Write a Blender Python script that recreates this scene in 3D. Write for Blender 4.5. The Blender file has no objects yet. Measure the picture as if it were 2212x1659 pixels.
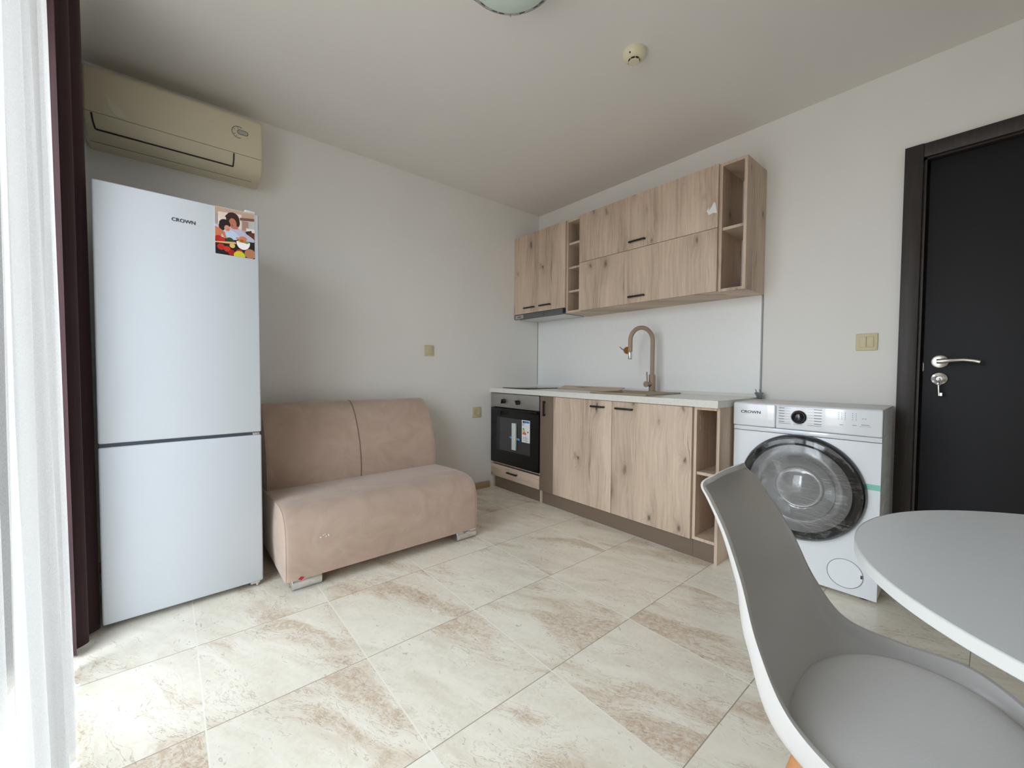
import bpy, bmesh, math, random
from math import sin, cos, pi, radians, sqrt
from mathutils import Vector, Matrix, noise

sc = bpy.context.scene
C = bpy.context.collection

# ------------------------------------------------------------------ camera
cd = bpy.data.cameras.new('camera'); cam = bpy.data.objects.new('camera', cd); C.objects.link(cam)
yaw, pitch, roll = radians(49.893), radians(-1.819), radians(0.369)
Fv = Vector((cos(yaw)*cos(pitch), sin(yaw)*cos(pitch), sin(pitch)))
Rv = Vector((sin(yaw), -cos(yaw), 0)); Uv = Rv.cross(Fv)
R2 = Rv*cos(roll)+Uv*sin(roll); U2 = -Rv*sin(roll)+Uv*cos(roll)
M = Matrix((R2, U2, -Fv)).transposed().to_4x4(); M.translation = (-2.7382, -2.8642, 1.0201)
cam.matrix_world = M
cd.sensor_fit = 'HORIZONTAL'; cd.sensor_width = 36.0; cd.lens = 36.0*882.28/2212; cd.clip_start = 0.02
sc.camera = cam

# ------------------------------------------------------------------ world: overcast sky outside the window
w = bpy.data.worlds.new('world'); sc.world = w; w.use_nodes = True
nt = w.node_tree; nt.nodes.clear()
out = nt.nodes.new('ShaderNodeOutputWorld'); bg = nt.nodes.new('ShaderNodeBackground')
tc = nt.nodes.new('ShaderNodeTexCoord'); sx = nt.nodes.new('ShaderNodeSeparateXYZ'); rp = nt.nodes.new('ShaderNodeValToRGB')
mr = nt.nodes.new('ShaderNodeMapRange'); mr.inputs[1].default_value = -1; mr.inputs[2].default_value = 1
nt.links.new(tc.outputs['Generated'], sx.inputs[0]); nt.links.new(sx.outputs[2], mr.inputs[0]); nt.links.new(mr.outputs[0], rp.inputs[0])
e = rp.color_ramp.elements
e[0].position = 0.0; e[0].color = (0.30, 0.29, 0.27, 1)
e[1].position = 1.0; e[1].color = (0.80, 0.90, 1.0, 1)
m_ = rp.color_ramp.elements.new(0.48); m_.color = (0.42, 0.41, 0.38, 1)
m_ = rp.color_ramp.elements.new(0.52); m_.color = (0.85, 0.93, 1.0, 1)
nt.links.new(rp.outputs[0], bg.inputs[0])
# the overcast is brighter towards the sun's side (-y) than away from it
az = nt.nodes.new('ShaderNodeMapRange'); az.inputs[1].default_value = -1; az.inputs[2].default_value = 1; az.inputs[3].default_value = 13.0; az.inputs[4].default_value = 11.5
nt.links.new(sx.outputs[1], az.inputs[0])
mx_ = nt.nodes.new('ShaderNodeMath'); mx_.operation = 'MAXIMUM'; mx_.inputs[1].default_value = 5.0
nt.links.new(az.outputs[0], mx_.inputs[0]); nt.links.new(mx_.outputs[0], bg.inputs[1])
nt.links.new(bg.outputs[0], out.inputs[0])
# portals for the window openings (they only guide the sky's light)
def portal(name, loc, sx_, sy_, rot):
    ld = bpy.data.lights.new(name, 'AREA'); ld.shape = 'RECTANGLE'; ld.size = sx_; ld.size_y = sy_
    ld.cycles.is_portal = True
    o = bpy.data.objects.new(name, ld); C.objects.link(o); o.location = loc; o.rotation_euler = rot
portal('window_light_portal', (-3.34, -1.63, 1.16), 2.3, 1.52, (0, radians(-90), 0))

sc.view_settings.view_transform = 'Standard'; sc.view_settings.look = 'None'
sc.view_settings.gamma = 1.0; sc.view_settings.use_curve_mapping = False
sc.view_settings.exposure = 0.13
sc.cycles.use_denoising = True
sc.cycles.max_bounces = 12; sc.cycles.diffuse_bounces = 8; sc.cycles.transparent_max_bounces = 24
sc.cycles.caustics_reflective = False; sc.cycles.caustics_refractive = False
sc.cycles.sample_clamp_indirect = 6

# ------------------------------------------------------------------ material helpers
def srgb(r, g, b):
    f = lambda c: ((c/255)/12.92 if c/255 <= .04045 else ((c/255+.055)/1.055)**2.4)
    return (f(r), f(g), f(b), 1)
class NT:
    def __init__(s, name):
        s.m = bpy.data.materials.new(name); s.m.use_nodes = True; s.t = s.m.node_tree
        s.b = s.t.nodes['Principled BSDF']; s.o = s.t.nodes['Material Output']
    def n(s, typ, **kw):
        nd = s.t.nodes.new('ShaderNode'+typ)
        for k, v in kw.items():
            if k == 'ins':
                for i, val in v.items():
                    if isinstance(val, bpy.types.NodeSocket): s.t.links.new(val, nd.inputs[i])
                    else: nd.inputs[i].default_value = val
            else: setattr(nd, k, v)
        return nd
    def math(s, op, a, b=0.0, c=0.0, clamp=False):
        return s.n('Math', operation=op, use_clamp=clamp, ins={0: a, 1: b, 2: c}).outputs[0]
    def ramp(s, fac, stops, interp='LINEAR'):
        r = s.n('ValToRGB', ins={0: fac}); cr = r.color_ramp; cr.interpolation = interp
        while len(cr.elements) < len(stops): cr.elements.new(0.5)
        for el, (p, c) in zip(cr.elements, stops):
            el.position = p; el.color = c if len(c) == 4 else (*c, 1)
        return r.outputs[0]
    def mix(s, fac, a, b, mode='MIX'):
        nd = s.n('Mix', data_type='RGBA', blend_type=mode)
        for i, v in ((0, fac), (6, a), (7, b)):
            if isinstance(v, bpy.types.NodeSocket): s.t.links.new(v, nd.inputs[i])
            else: nd.inputs[i].default_value = v
        return nd.outputs[2]
    def bump(s, h, strength=.1, dist=.01):
        nd = s.n('Bump', ins={'Height': h, 'Strength': strength, 'Distance': dist})
        s.t.links.new(nd.outputs[0], s.b.inputs['Normal'])
    def set(s, **kw):
        for k, v in kw.items():
            k = {'col': 'Base Color', 'rough': 'Roughness', 'metal': 'Metallic', 'coat': 'Coat Weight', 'crough': 'Coat Roughness',
                 'sheen': 'Sheen Weight', 'spec': 'Specular IOR Level', 'trans': 'Transmission Weight', 'srough': 'Sheen Roughness',
                 'ior': 'IOR'}.get(k, k)
            if isinstance(v, bpy.types.NodeSocket): s.t.links.new(v, s.b.inputs[k])
            else: s.b.inputs[k].default_value = v
        return s
    def coord(s, which='Object', scale=(1, 1, 1), rot=(0, 0, 0), rand=False):
        t = s.n('TexCoord').outputs[which]
        if rand:
            r = s.n('ObjectInfo').outputs['Random']
            k = s.n('VectorMath', operation='SCALE', ins={0: (13.0, 17.0, 7.3)}); s.t.links.new(r, k.inputs['Scale'])
            t = s.n('VectorMath', operation='ADD', ins={0: t, 1: k.outputs[0]}).outputs[0]
        return s.n('Mapping', ins={0: t, 2: rot, 3: scale}).outputs[0]
def plain(name, col, rough=.5, grain=0.0, gscale=60, **kw):
    m = NT(name); m.set(rough=rough, **kw)
    nz = m.n('TexNoise', ins={'Vector': m.coord(), 'Scale': gscale, 'Detail': 4.0})
    d = tuple(c*(1-max(grain, .02)) for c in col[:3])+(1,)
    m.set(col=m.mix(nz.outputs[0], col, d))
    if grain: m.bump(nz.outputs[0], min(1, grain*3), .002)
    return m.m

def wood(name, ax='z', light=(.68, .54, .425), dark=(.40, .30, .225), k=1.0):
    """oak grain along one axis, laid out on the face (across, along) so that knots show whole"""
    m = NT(name)
    q = m.n('SeparateXYZ', ins={0: m.coord(rand=True)}).outputs
    U = m.math('ADD', q[0], q[1]) if ax == 'z' else (m.math('ADD', q[0], q[2]) if ax == 'y' else m.math('ADD', q[1], q[2]))
    V = {'z': q[2], 'y': q[1], 'x': q[0]}[ax]
    uv = m.n('CombineXYZ', ins={0: U, 1: V}).outputs[0]
    def mp(v, su, sv): return m.n('Mapping', ins={0: v, 3: (su, sv, 1)}).outputs[0]
    wob = m.n('TexNoise', ins={'Vector': mp(uv, 5, 2.5), 'Scale': 1.0, 'Detail': 2.0}).outputs[0]
    kv = m.n('CombineXYZ', ins={0: m.math('MULTIPLY', U, 6.0), 1: m.math('MULTIPLY', V, 2.7), 2: 0.0}).outputs[0]
    kw = m.n('TexNoise', ins={'Vector': mp(uv, 30, 14), 'Scale': 1.0, 'Detail': 3.0}).outputs[1]
    ks = m.n('VectorMath', operation='SCALE', ins={0: kw}); ks.inputs['Scale'].default_value = .22
    vor = m.n('TexVoronoi', voronoi_dimensions='2D', ins={'Vector': m.n('VectorMath', operation='ADD', ins={0: kv, 1: ks.outputs[0]}).outputs[0], 'Scale': 1.0})
    kd = vor.outputs['Distance']; pc = m.n('SeparateColor', ins={0: vor.outputs['Color']}).outputs
    sel = m.math('MULTIPLY', m.math('GREATER_THAN', pc[0], .5), m.math('ADD', .15, m.math('MULTIPLY', pc[1], .85)))
    kd = m.math('MULTIPLY', kd, m.math('ADD', .6, m.math('MULTIPLY', pc[2], 1.1)))
    def sm(v, a, b, c_, d): return m.n('MapRange', interpolation_type='SMOOTHSTEP', ins={0: v, 1: a, 2: b, 3: c_, 4: d}).outputs[0]
    core = m.math('MULTIPLY', sm(kd, .015, .075, 1.0, 0.0), sel); halo = m.math('MULTIPLY', sm(kd, .03, .42, 1.0, 0.0), sel)
    bend = m.math('ADD', m.math('MULTIPLY', wob, .05), m.math('MULTIPLY', halo, .035))
    U2 = m.math('ADD', U, bend); g = m.n('CombineXYZ', ins={0: U2, 1: V}).outputs[0]
    big = m.n('TexNoise', ins={'Vector': mp(g, 7, .7), 'Scale': 1.0, 'Detail': 2.0}).outputs[0]
    rings = m.n('MapRange', ins={0: m.math('SINE', m.math('MULTIPLY', m.math('ADD', U2, m.math('MULTIPLY', big, .16)), 620.0)), 1: -1.0, 2: 1.0}).outputs[0]
    mid = m.n('TexNoise', ins={'Vector': mp(g, 60, 2.6), 'Scale': 1.0, 'Detail': 4.0, 'Roughness': .6}).outputs[0]
    fine = m.n('TexNoise', ins={'Vector': mp(g, 420, 9), 'Scale': 1.0, 'Detail': 3.0}).outputs[0]
    f = m.math('ADD', m.math('ADD', m.math('MULTIPLY', big, .40), m.math('MULTIPLY', mid, .36)), m.math('ADD', m.math('MULTIPLY', fine, .22), m.math('MULTIPLY', rings, .025)))
    c = m.ramp(f, [(.38, dark), (.50, tuple(.35*b+.65*a for a, b in zip(light, dark))), (.60, light)])
    c = m.mix(m.math('MULTIPLY', halo, .42), c, (*(x*.72 for x in dark), 1))
    crk = m.n('TexNoise', ins={'Vector': mp(g, 22, 1.5), 'Scale': 1.0, 'Detail': 3.0, 'Distortion': .3}).outputs[0]
    c = m.mix(sm(crk, .66, .74, 0.0, .6), c, (*(x*.5 for x in dark), 1))
    kr = m.n('MapRange', ins={0: m.math('SINE', m.math('MULTIPLY', kd, 150.0)), 1: -1.0, 2: 1.0, 3: .45, 4: 1.0}).outputs[0]
    c = m.mix(m.math('MULTIPLY', sm(kd, .03, .14, .75, 0.0), m.math('MULTIPLY', sel, kr)), c, (*(x*.5 for x in dark), 1))
    c = m.mix(core, c, (*(x*.28 for x in dark), 1))
    m.set(col=c, rough=.55, spec=.35)
    m.bump(m.math('ADD', fine, mid), .10, .001)
    return m.m
WOOD = wood('oak_laminate_vertical', 'z')
WOODY = wood('oak_laminate_horizontal', 'y')
WOODE = wood('oak_laminate_edge', 'z', (.64, .54, .42), (.50, .40, .31))
BROWN = plain('taupe_laminate', srgb(118, 102, 88), .5)
BLACK = plain('matt_black_metal', (.012, .012, .013, 1), .45)
DARK = plain('dark_gap', (.01, .01, .01, 1), .7)
WHITE = plain('white_lacquered_steel', (.57, .605, .645, 1), .36, spec=.45)
WHITEW = plain('white_enamelled_steel', (.84, .88, .93, 1), .3, spec=.5)
WHITEP = plain('white_plastic', (.80, .83, .88, 1), .22, coat=.6, crough=.05)
CREAM = plain('yellowed_plastic', srgb(206, 196, 160), .4)
CREAMAC = plain('aged_ivory_plastic', srgb(214, 205, 178), .42)
CHROME = plain('polished_chrome', (.78, .78, .78, 1), .12, metal=1.0)
NICKEL = plain('brushed_nickel', (.66, .64, .61, 1), .28, metal=1.0)
STEEL = NT('brushed_steel'); STEEL.set(metal=.85, rough=.42, col=STEEL.ramp(STEEL.n('TexNoise', ins={'Vector': STEEL.coord(scale=(1, .02, 1)), 'Scale': 400.0}).outputs[0], [(.3, (.42, .41, .39)), (.7, (.52, .51, .49))])); STEEL = STEEL.m
GREYMETAL = plain('grey_painted_metal', srgb(104, 106, 110), .35, metal=.4)
BLACKGLASS = plain('black_glass', (.006, .006, .007, 1), .06)
TAUPE_TAP = plain('sand_coated_metal', srgb(168, 146, 128), .55, .08, 500)
GRANITE = plain('beige_granite_composite', srgb(176, 160, 138), .55, .15, 400)
LAMPGLASS = plain('frosted_green_glass', srgb(205, 222, 212), .3)
WHITEMATT = plain('matt_white_plastic', (.74, .74, .73, 1), .5)
GREYPLUG = plain('grey_rubber', srgb(110, 116, 118), .5)
AMBER = plain('brown_rubber', srgb(150, 92, 30), .4)
RED = plain('red_paint', srgb(190, 30, 40), .5)
TEAL = plain('teal_tape', srgb(130, 205, 185), .4)
PAPER = plain('white_paper', (.8, .81, .82, 1), .6)
LABELBLUE = plain('label_blue', srgb(50, 130, 200), .5)
NAVY = plain('label_navy', srgb(20, 40, 110), .5)
TAPEBLUE = plain('blue_tape', srgb(80, 150, 205), .35)
INK = plain('grey_ink', srgb(70, 76, 86), .5)
INKD = plain('dark_ink', srgb(44, 48, 54), .4)
GASKET = plain('dark_grey_gasket', srgb(70, 76, 84), .6)
RUST = plain('galvanised', srgb(110, 112, 112), .4, metal=.6)

m = NT('wall_paint'); nz = m.n('TexNoise', ins={'Vector': m.coord(), 'Scale': 90.0, 'Detail': 6.0}).outputs[0]
nb = m.n('TexNoise', ins={'Vector': m.coord(), 'Scale': 1.6, 'Detail': 2.0}).outputs[0]
m.set(col=m.ramp(nb, [(.3, (.80, .79, .77)), (.7, (.83, .82, .80))]), rough=.85, spec=.2); m.bump(nz, .12, .002); WALL = m.m
m = NT('ceiling_paint'); nz = m.n('TexNoise', ins={'Vector': m.coord(), 'Scale': 90.0, 'Detail': 6.0}).outputs[0]
m.set(col=(.77, .745, .715, 1), rough=.9, spec=.2); m.bump(nz, .1, .002); CEIL = m.m
m = NT('backsplash_laminate'); m.set(col=(.74, .75, .75, 1), rough=.3, spec=.4); SPLASH = m.m
nz = m.n('TexNoise', ins={'Vector': m.coord(), 'Scale': 30.0}).outputs[0]; m.set(col=m.ramp(nz, [(.3, (.85, .87, .88)), (.7, (.87, .885, .89))]))
m = NT('speckled_worktop'); vn = m.n('TexVoronoi', ins={'Vector': m.coord(), 'Scale': 260.0}).outputs['Distance']
nn = m.n('TexNoise', ins={'Vector': m.coord(), 'Scale': 160.0, 'Detail': 2.0}).outputs[0]
sp = m.math('MULTIPLY', m.math('LESS_THAN', vn, .28), m.math('GREATER_THAN', nn, .53))
m.set(col=m.mix(sp, (.72, .71, .67, 1), (.42, .39, .34, 1)), rough=.22, spec=.5); WORKTOP = m.m
m = NT('taupe_velour'); v = m.coord()
a = m.n('TexNoise', ins={'Vector': v, 'Scale': 5.5, 'Detail': 5.0, 'Roughness': .6, 'Distortion': 1.2}).outputs[0]
b_ = m.n('TexNoise', ins={'Vector': v, 'Scale': 900.0, 'Detail': 2.0}).outputs[0]
m.set(col=m.ramp(a, [(.35, srgb(180, 157, 142)), (.62, srgb(190, 168, 153)), (.75, srgb(201, 180, 166))]), rough=.85, sheen=.45, srough=.4, spec=.2)
m.bump(m.math('ADD', m.math('MULTIPLY', a, .6), m.math('MULTIPLY', b_, .2)), .25, .006); VELOUR = m.m
m = NT('taupe_velour_side'); m.set(col=srgb(205, 184, 172), rough=.8, sheen=.5); VELSIDE = m.m
nz = m.n('TexNoise', ins={'Vector': m.coord(), 'Scale': 800.0}).outputs[0]; m.bump(nz, .2, .003)
m = NT('burgundy_curtain_fabric'); v = m.coord(scale=(1, 1, .05))
a = m.n('TexNoise', ins={'Vector': v, 'Scale': 120.0, 'Detail': 3.0}).outputs[0]
m.set(col=m.ramp(a, [(.3, srgb(40, 15, 20)), (.7, srgb(56, 26, 31))]), rough=.8, sheen=.08); m.bump(a, .15, .003); BURG = m.m
m = NT('sheer_voile'); v = m.coord(scale=(1, 1, .35))
a = m.n('TexNoise', ins={'Vector': v, 'Scale': 700.0, 'Detail': 2.0}).outputs[0]
df = m.n('BsdfDiffuse', ins={0: (.90, .89, .88, 1)}); tl = m.n('BsdfTranslucent', ins={0: (.23, .228, .225, 1)}); tp = m.n('BsdfTransparent', ins={0: (1, 1, 1, 1)})
x1 = m.n('MixShader', ins={0: .55, 1: df.outputs[0], 2: tl.outputs[0]})
fa = m.n('MapRange', ins={0: a, 1: .3, 2: .7, 3: .40, 4: .52}).outputs[0]
x2 = m.n('MixShader', ins={0: fa, 1: x1.outputs[0], 2: tp.outputs[0]}); m.t.links.new(x2.outputs[0], m.o.inputs[0]); SHEER = m.m
m = NT('sheer_hem'); df = m.n('BsdfDiffuse', ins={0: (.9, .9, .88, 1)}); tl = m.n('BsdfTranslucent', ins={0: (.9, .9, .88, 1)})
x1 = m.n('MixShader', ins={0: .5, 1: df.outputs[0], 2: tl.outputs[0]}); m.t.links.new(x1.outputs[0], m.o.inputs[0]); HEM = m.m
def thin_glass(name, refl=.08, tint=(1, 1, 1, 1), rough=0.0, fk=1.0):
    m = NT(name); gl = m.n('BsdfGlossy', ins={0: (1, 1, 1, 1), 'Roughness': rough}); tp = m.n('BsdfTransparent', ins={0: tint})
    bf = m.n('NewGeometry').outputs['Backfacing']; fr = m.n('Fresnel', ins={0: m.n('MapRange', ins={0: bf, 3: 1.45, 4: 1/1.45}).outputs[0]}); f = m.math('ADD', m.math('MULTIPLY', fr.outputs[0], fk), refl-.04*fk, clamp=True)
    x = m.n('MixShader', ins={0: f, 1: tp.outputs[0], 2: gl.outputs[0]}); m.t.links.new(x.outputs[0], m.o.inputs[0]); return m
GLASS = thin_glass('window_pane_glass').m
OVENGLASS = thin_glass('oven_door_glass', .06, (.72, .72, .74, 1), .03).m
fm = thin_glass('clear_packing_film', .03, fk=.45)
nz = fm.n('TexNoise', ins={'Vector': fm.coord(scale=(1, 1.2, 5.0), rot=(radians(12), 0, 0)), 'Scale': 11.0, 'Detail': 6.0, 'Roughness': .55, 'Distortion': 1.2}).outputs[0]
nm_ = fm.n('TexNoise', ins={'Vector': fm.coord(), 'Scale': 7.0, 'Detail': 2.0}).outputs[0]
mk_ = fm.n('MapRange', interpolation_type='SMOOTHSTEP', ins={0: nm_, 1: .50, 2: .66, 3: .06, 4: 1.0}).outputs[0]
bp = fm.n('Bump', ins={'Height': fm.math('MULTIPLY', nz, mk_), 'Strength': 1.0, 'Distance': .05})
for n_ in fm.t.nodes:
    if n_.type in ('BSDF_GLOSSY', 'FRESNEL'): fm.t.links.new(bp.outputs[0], n_.inputs['Normal'])
FILM = fm.m
DOORGLASS = plain('smoky_door_glass', (.13, .13, .132, 1), .12, spec=.6)
BOWL = plain('grey_glass_bowl', (.24, .245, .25, 1), .07, spec=.9)
SHELLM = plain('grey_white_chair_shell', (.58, .565, .55, 1), .36)
CUSH = plain('grey_leatherette', (.72, .715, .71, 1), .42, .04, 300)
BEECH = wood('beech_leg', 'z', (.50, .24, .10), (.36, .155, .055))
TABLEM = plain('white_table_laminate', (.66, .685, .705, 1), .38)
TEDGE = plain('white_table_edge', (.62, .63, .615, 1), .4)
m = NT('wenge_door_frame'); v = m.coord(scale=(1, 1, .06))
a = m.n('TexNoise', ins={'Vector': v, 'Scale': 90.0, 'Detail': 4.0}).outputs[0]
m.set(col=m.ramp(a, [(.3, srgb(38, 31, 29)), (.7, srgb(52, 44, 41))]), rough=.5); m.bump(a, .15, .002); WENGE = m.m
DOORM = plain('charcoal_door_laminate', srgb(32, 32, 35), .55, spec=.25)
BASEB = plain('wood_tone_skirting', srgb(186, 160, 132), .5, .05, 40)
FRAMEW = plain('white_window_frame', (.75, .76, .76, 1), .35)
BALC = plain('balcony_concrete', (.45, .44, .42, 1), .8, .1, 20)

# floor tiles
m = NT('marbled_floor_tile'); P0 = m.n('TexCoord').outputs['Object']; xyz = m.n('SeparateXYZ', ins={0: P0})
TX, TY, TS = -2.6718, -0.9954, 0.4587
u = m.math('DIVIDE', m.math('SUBTRACT', xyz.outputs[0], TX), TS); vv = m.math('DIVIDE', m.math('SUBTRACT', xyz.outputs[1], TY), TS)
iu, iv = m.math('FLOOR', u), m.math('FLOOR', vv); fu, fv = m.math('SUBTRACT', u, iu), m.math('SUBTRACT', vv, iv)
eu = m.math('MINIMUM', fu, m.math('SUBTRACT', 1.0, fu)); ev = m.math('MINIMUM', fv, m.math('SUBTRACT', 1.0, fv))
wn = m.n('TexWhiteNoise', noise_dimensions='2D', ins={0: m.n('CombineXYZ', ins={0: iu, 1: iv}).outputs[0]})
k = m.n('VectorMath', operation='SCALE', ins={0: wn.outputs['Color']}); k.inputs['Scale'].default_value = 23.0
P1 = m.n('VectorMath', operation='ADD', ins={0: P0, 1: k.outputs[0]}).outputs[0]
ROT = (0, 0, radians(-24))
wob = m.n('TexNoise', ins={'Vector': P1, 'Scale': 3.0, 'Detail': 3.0}).outputs[1]
wv = m.n('VectorMath', operation='SCALE', ins={0: wob}); wv.inputs['Scale'].default_value = .16
P2 = m.n('VectorMath', operation='ADD', ins={0: P1, 1: wv.outputs[0]}).outputs[0]
pa = m.n('Mapping', ins={0: m.n('Mapping', ins={0: P2, 2: ROT}).outputs[0], 3: (1.0, .30, 1)}).outputs[0]
n1 = m.n('TexNoise', ins={'Vector': pa, 'Scale': 5.0, 'Detail': 5.0, 'Roughness': .60, 'Distortion': .35}).outputs[0]
pb_ = m.n('Mapping', ins={0: m.n('Mapping', ins={0: P2, 2: ROT}).outputs[0], 3: (1.0, .19, 1)}).outputs[0]
n2 = m.n('TexNoise', ins={'Vector': pb_, 'Scale': 13.0, 'Detail': 8.0, 'Roughness': .64, 'Distortion': .25}).outputs[0]
n3 = m.n('TexNoise', ins={'Vector': P1, 'Scale': 55.0, 'Detail': 6.0, 'Roughness': .7}).outputs[0]
base = m.ramp(m.math('ADD', m.math('MULTIPLY', n2, .7), m.math('MULTIPLY', n3, .3)), [(.35, srgb(226, 218, 201)), (.5, srgb(240, 234, 219)), (.66, srgb(247, 242, 230))])
patch = m.n('MapRange', interpolation_type='SMOOTHSTEP', ins={0: n1, 1: .50, 2: .66, 3: 0.0, 4: 1.0}).outputs[0]
mott = m.n('MapRange', ins={0: n3, 1: .38, 2: .58, 3: .30, 4: 1.0}).outputs[0]
c = m.mix(m.math('MULTIPLY', patch, mott), base, srgb(208, 186, 162))
def vein(src, centre, wd, amt, col, c, lo=.46, hi=.60):
    d = m.math('ABSOLUTE', m.math('SUBTRACT', src, centre))
    f = m.n('MapRange', interpolation_type='SMOOTHSTEP', ins={0: d, 1: 0.0, 2: wd, 3: amt, 4: 0.0}).outputs[0]
    return m.mix(m.math('MULTIPLY', f, m.n('MapRange', ins={0: n1, 1: lo, 2: hi, 3: .0, 4: 1.0}).outputs[0]), c, col)
c = vein(n2, .50, .009, .55, srgb(156, 124, 100), c, .42, .54)
c = vein(n2, .57, .007, .55, srgb(144, 112, 92), c, .42, .54)
c = vein(n2, .44, .010, .35, srgb(176, 150, 128), c)
c = vein(n1, .655, .012, .6, srgb(226, 219, 206), c)
spk = m.n('TexNoise', ins={'Vector': m.n('Mapping', ins={0: P1, 2: ROT, 3: (1, .5, 1)}).outputs[0], 'Scale': 45.0, 'Detail': 5.0, 'Distortion': 2.0}).outputs[0]
c = m.mix(m.n('MapRange', interpolation_type='SMOOTHSTEP', ins={0: spk, 1: .65, 2: .71, 3: 0.0, 4: .45}).outputs[0], c, srgb(160, 142, 122))
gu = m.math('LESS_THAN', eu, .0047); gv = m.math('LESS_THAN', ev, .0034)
c = m.mix(gv, c, srgb(168, 156, 140)); c = m.mix(gu, c, srgb(240, 235, 224))  # one grout; light off the tile bevels is put into its two tones
gm = m.math('MAXIMUM', gu, gv)
m.set(col=c, rough=m.n('MapRange', ins={0: gm, 3: .24, 4: .8}).outputs[0], spec=.42)
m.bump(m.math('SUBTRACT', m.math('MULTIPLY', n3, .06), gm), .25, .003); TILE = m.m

# ------------------------------------------------------------------ mesh helpers
class MB:
    def __init__(s): s.bm = bmesh.new(); s.mi = 0
    def _mi(s, fs):
        for f in fs: f.material_index = s.mi
        return s
    def box(s, x0, x1, y0, y1, z0, z1, bev=0.0, seg=2):
        x0, x1 = sorted((x0, x1)); y0, y1 = sorted((y0, y1)); z0, z1 = sorted((z0, z1))
        t = bmesh.new()
        bmesh.ops.create_cube(t, size=1.0)
        for v in t.verts: v.co = Vector(((x0+x1)/2+v.co.x*(x1-x0), (y0+y1)/2+v.co.y*(y1-y0), (z0+z1)/2+v.co.z*(z1-z0)))
        if bev: bmesh.ops.bevel(t, geom=list(t.edges), offset=bev, segments=seg, affect='EDGES', profile=.5)
        return s.merge(t)
    def merge(s, t):
        for f in t.faces: f.material_index = s.mi
        me = bpy.data.meshes.new('tmp'); t.to_mesh(me); t.free(); s.bm.from_mesh(me); bpy.data.meshes.remove(me); return s
    def grid(s, rows, closed_u=False, closed_v=False, cap=False):
        vs = [[s.bm.verts.new(p) for p in r] for r in rows]
        nr, nc = len(vs), len(vs[0])
        for i in range(nr if closed_u else nr-1):
            for j in range(nc if closed_v else nc-1):
                q = [vs[i][j], vs[(i+1) % nr][j], vs[(i+1) % nr][(j+1) % nc], vs[i][(j+1) % nc]]
                try: f = s.bm.faces.new(q); f.material_index = s.mi
                except ValueError: pass
        if cap:
            for r in (vs[0][::-1], vs[-1]):
                try: f = s.bm.faces.new(r); f.material_index = s.mi
                except ValueError: pass
        return s
    def lathe(s, prof, c=(0, 0, 0), ax=(0, 0, 1), n=48, cap=False):
        ax = Vector(ax).normalized(); a = ax.orthogonal().normalized(); b = ax.cross(a); c = Vector(c)
        rows = [[c+ax*h+(a*cos(2*pi*k/n)+b*sin(2*pi*k/n))*r for k in range(n)] for r, h in prof]
        return s.grid(rows, closed_v=True, cap=cap)
    def tube(s, pts, r, n=12, cap=True, closed=False):
        pts = [Vector(p) for p in pts]; rows = []; up = None
        rr = r if isinstance(r, (list, tuple)) else [r]*len(pts)
        for i, p in enumerate(pts):
            if closed: t = (pts[(i+1) % len(pts)]-pts[i-1]).normalized()
            else: t = (pts[min(i+1, len(pts)-1)]-pts[max(i-1, 0)]).normalized()
            if up is None: up = t.orthogonal().normalized()
            up = (up-t*up.dot(t)).normalized(); b = t.cross(up)
            rows.append([p+(up*cos(2*pi*k/n)+b*sin(2*pi*k/n))*rr[i] for k in range(n)])
        return s.grid(rows, closed_u=closed, closed_v=True, cap=cap and not closed)
    def cyl(s, p0, p1, r, n=24, r1=None):
        return s.tube([p0, p1], [r, r if r1 is None else r1], n)
    def prism(s, poly, axis, a0, a1, bev=0.0):
        # poly: 2D points in the remaining two axes in order (x,y,z minus axis)
        def P(q, a):
            l = list(q); l.insert('xyz'.index(axis), a); return Vector(l)
        t = bmesh.new(); A = [t.verts.new(P(q, a0)) for q in poly]; B = [t.verts.new(P(q, a1)) for q in poly]
        t.faces.new(A[::-1]); t.faces.new(B)
        for i in range(len(poly)): t.faces.new([A[i], A[(i+1) % len(A)], B[(i+1) % len(A)], B[i]])
        bmesh.ops.recalc_face_normals(t, faces=list(t.faces))
        if bev:
            ed = [e for e in t.edges if len({v.co['xyz'.index(axis)] for v in e.verts}) == 1]
            bmesh.ops.bevel(t, geom=ed, offset=bev, segments=3, affect='EDGES', profile=.5)
        return s.merge(t)
    def disc(s, c, r, ax, n=24, ry=None):
        ax = Vector(ax).normalized(); a = ax.orthogonal().normalized(); b = ax.cross(a)
        f = s.bm.faces.new([s.bm.verts.new(Vector(c)+a*cos(2*pi*k/n)*r+b*sin(2*pi*k/n)*(ry or r)) for k in range(n)]); f.material_index = s.mi
        return s
WM = {}
def wm(p): return WM.get(p.name, Matrix()) if p else Matrix()
def obj(name, mb, mats, parent=None, label=None, smooth=None, local=False, recalc=True):
    bm = mb.bm
    if recalc: bmesh.ops.recalc_face_normals(bm, faces=list(bm.faces))
    if not local: bm.transform(wm(parent).inverted())
    me = bpy.data.meshes.new(name); bm.to_mesh(me); bm.free()
    for mt in (mats if isinstance(mats, (list, tuple)) else [mats]): me.materials.append(mt)
    o = bpy.data.objects.new(name, me); C.objects.link(o)
    if parent: o.parent = parent; WM[o.name] = wm(parent)
    if smooth is not False:
        me.shade_smooth() if hasattr(me, 'shade_smooth') else None
        try: me.set_sharp_from_angle(angle=radians(smooth or 32))
        except Exception: pass
    if label: o['label'] = label
    return o
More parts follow.
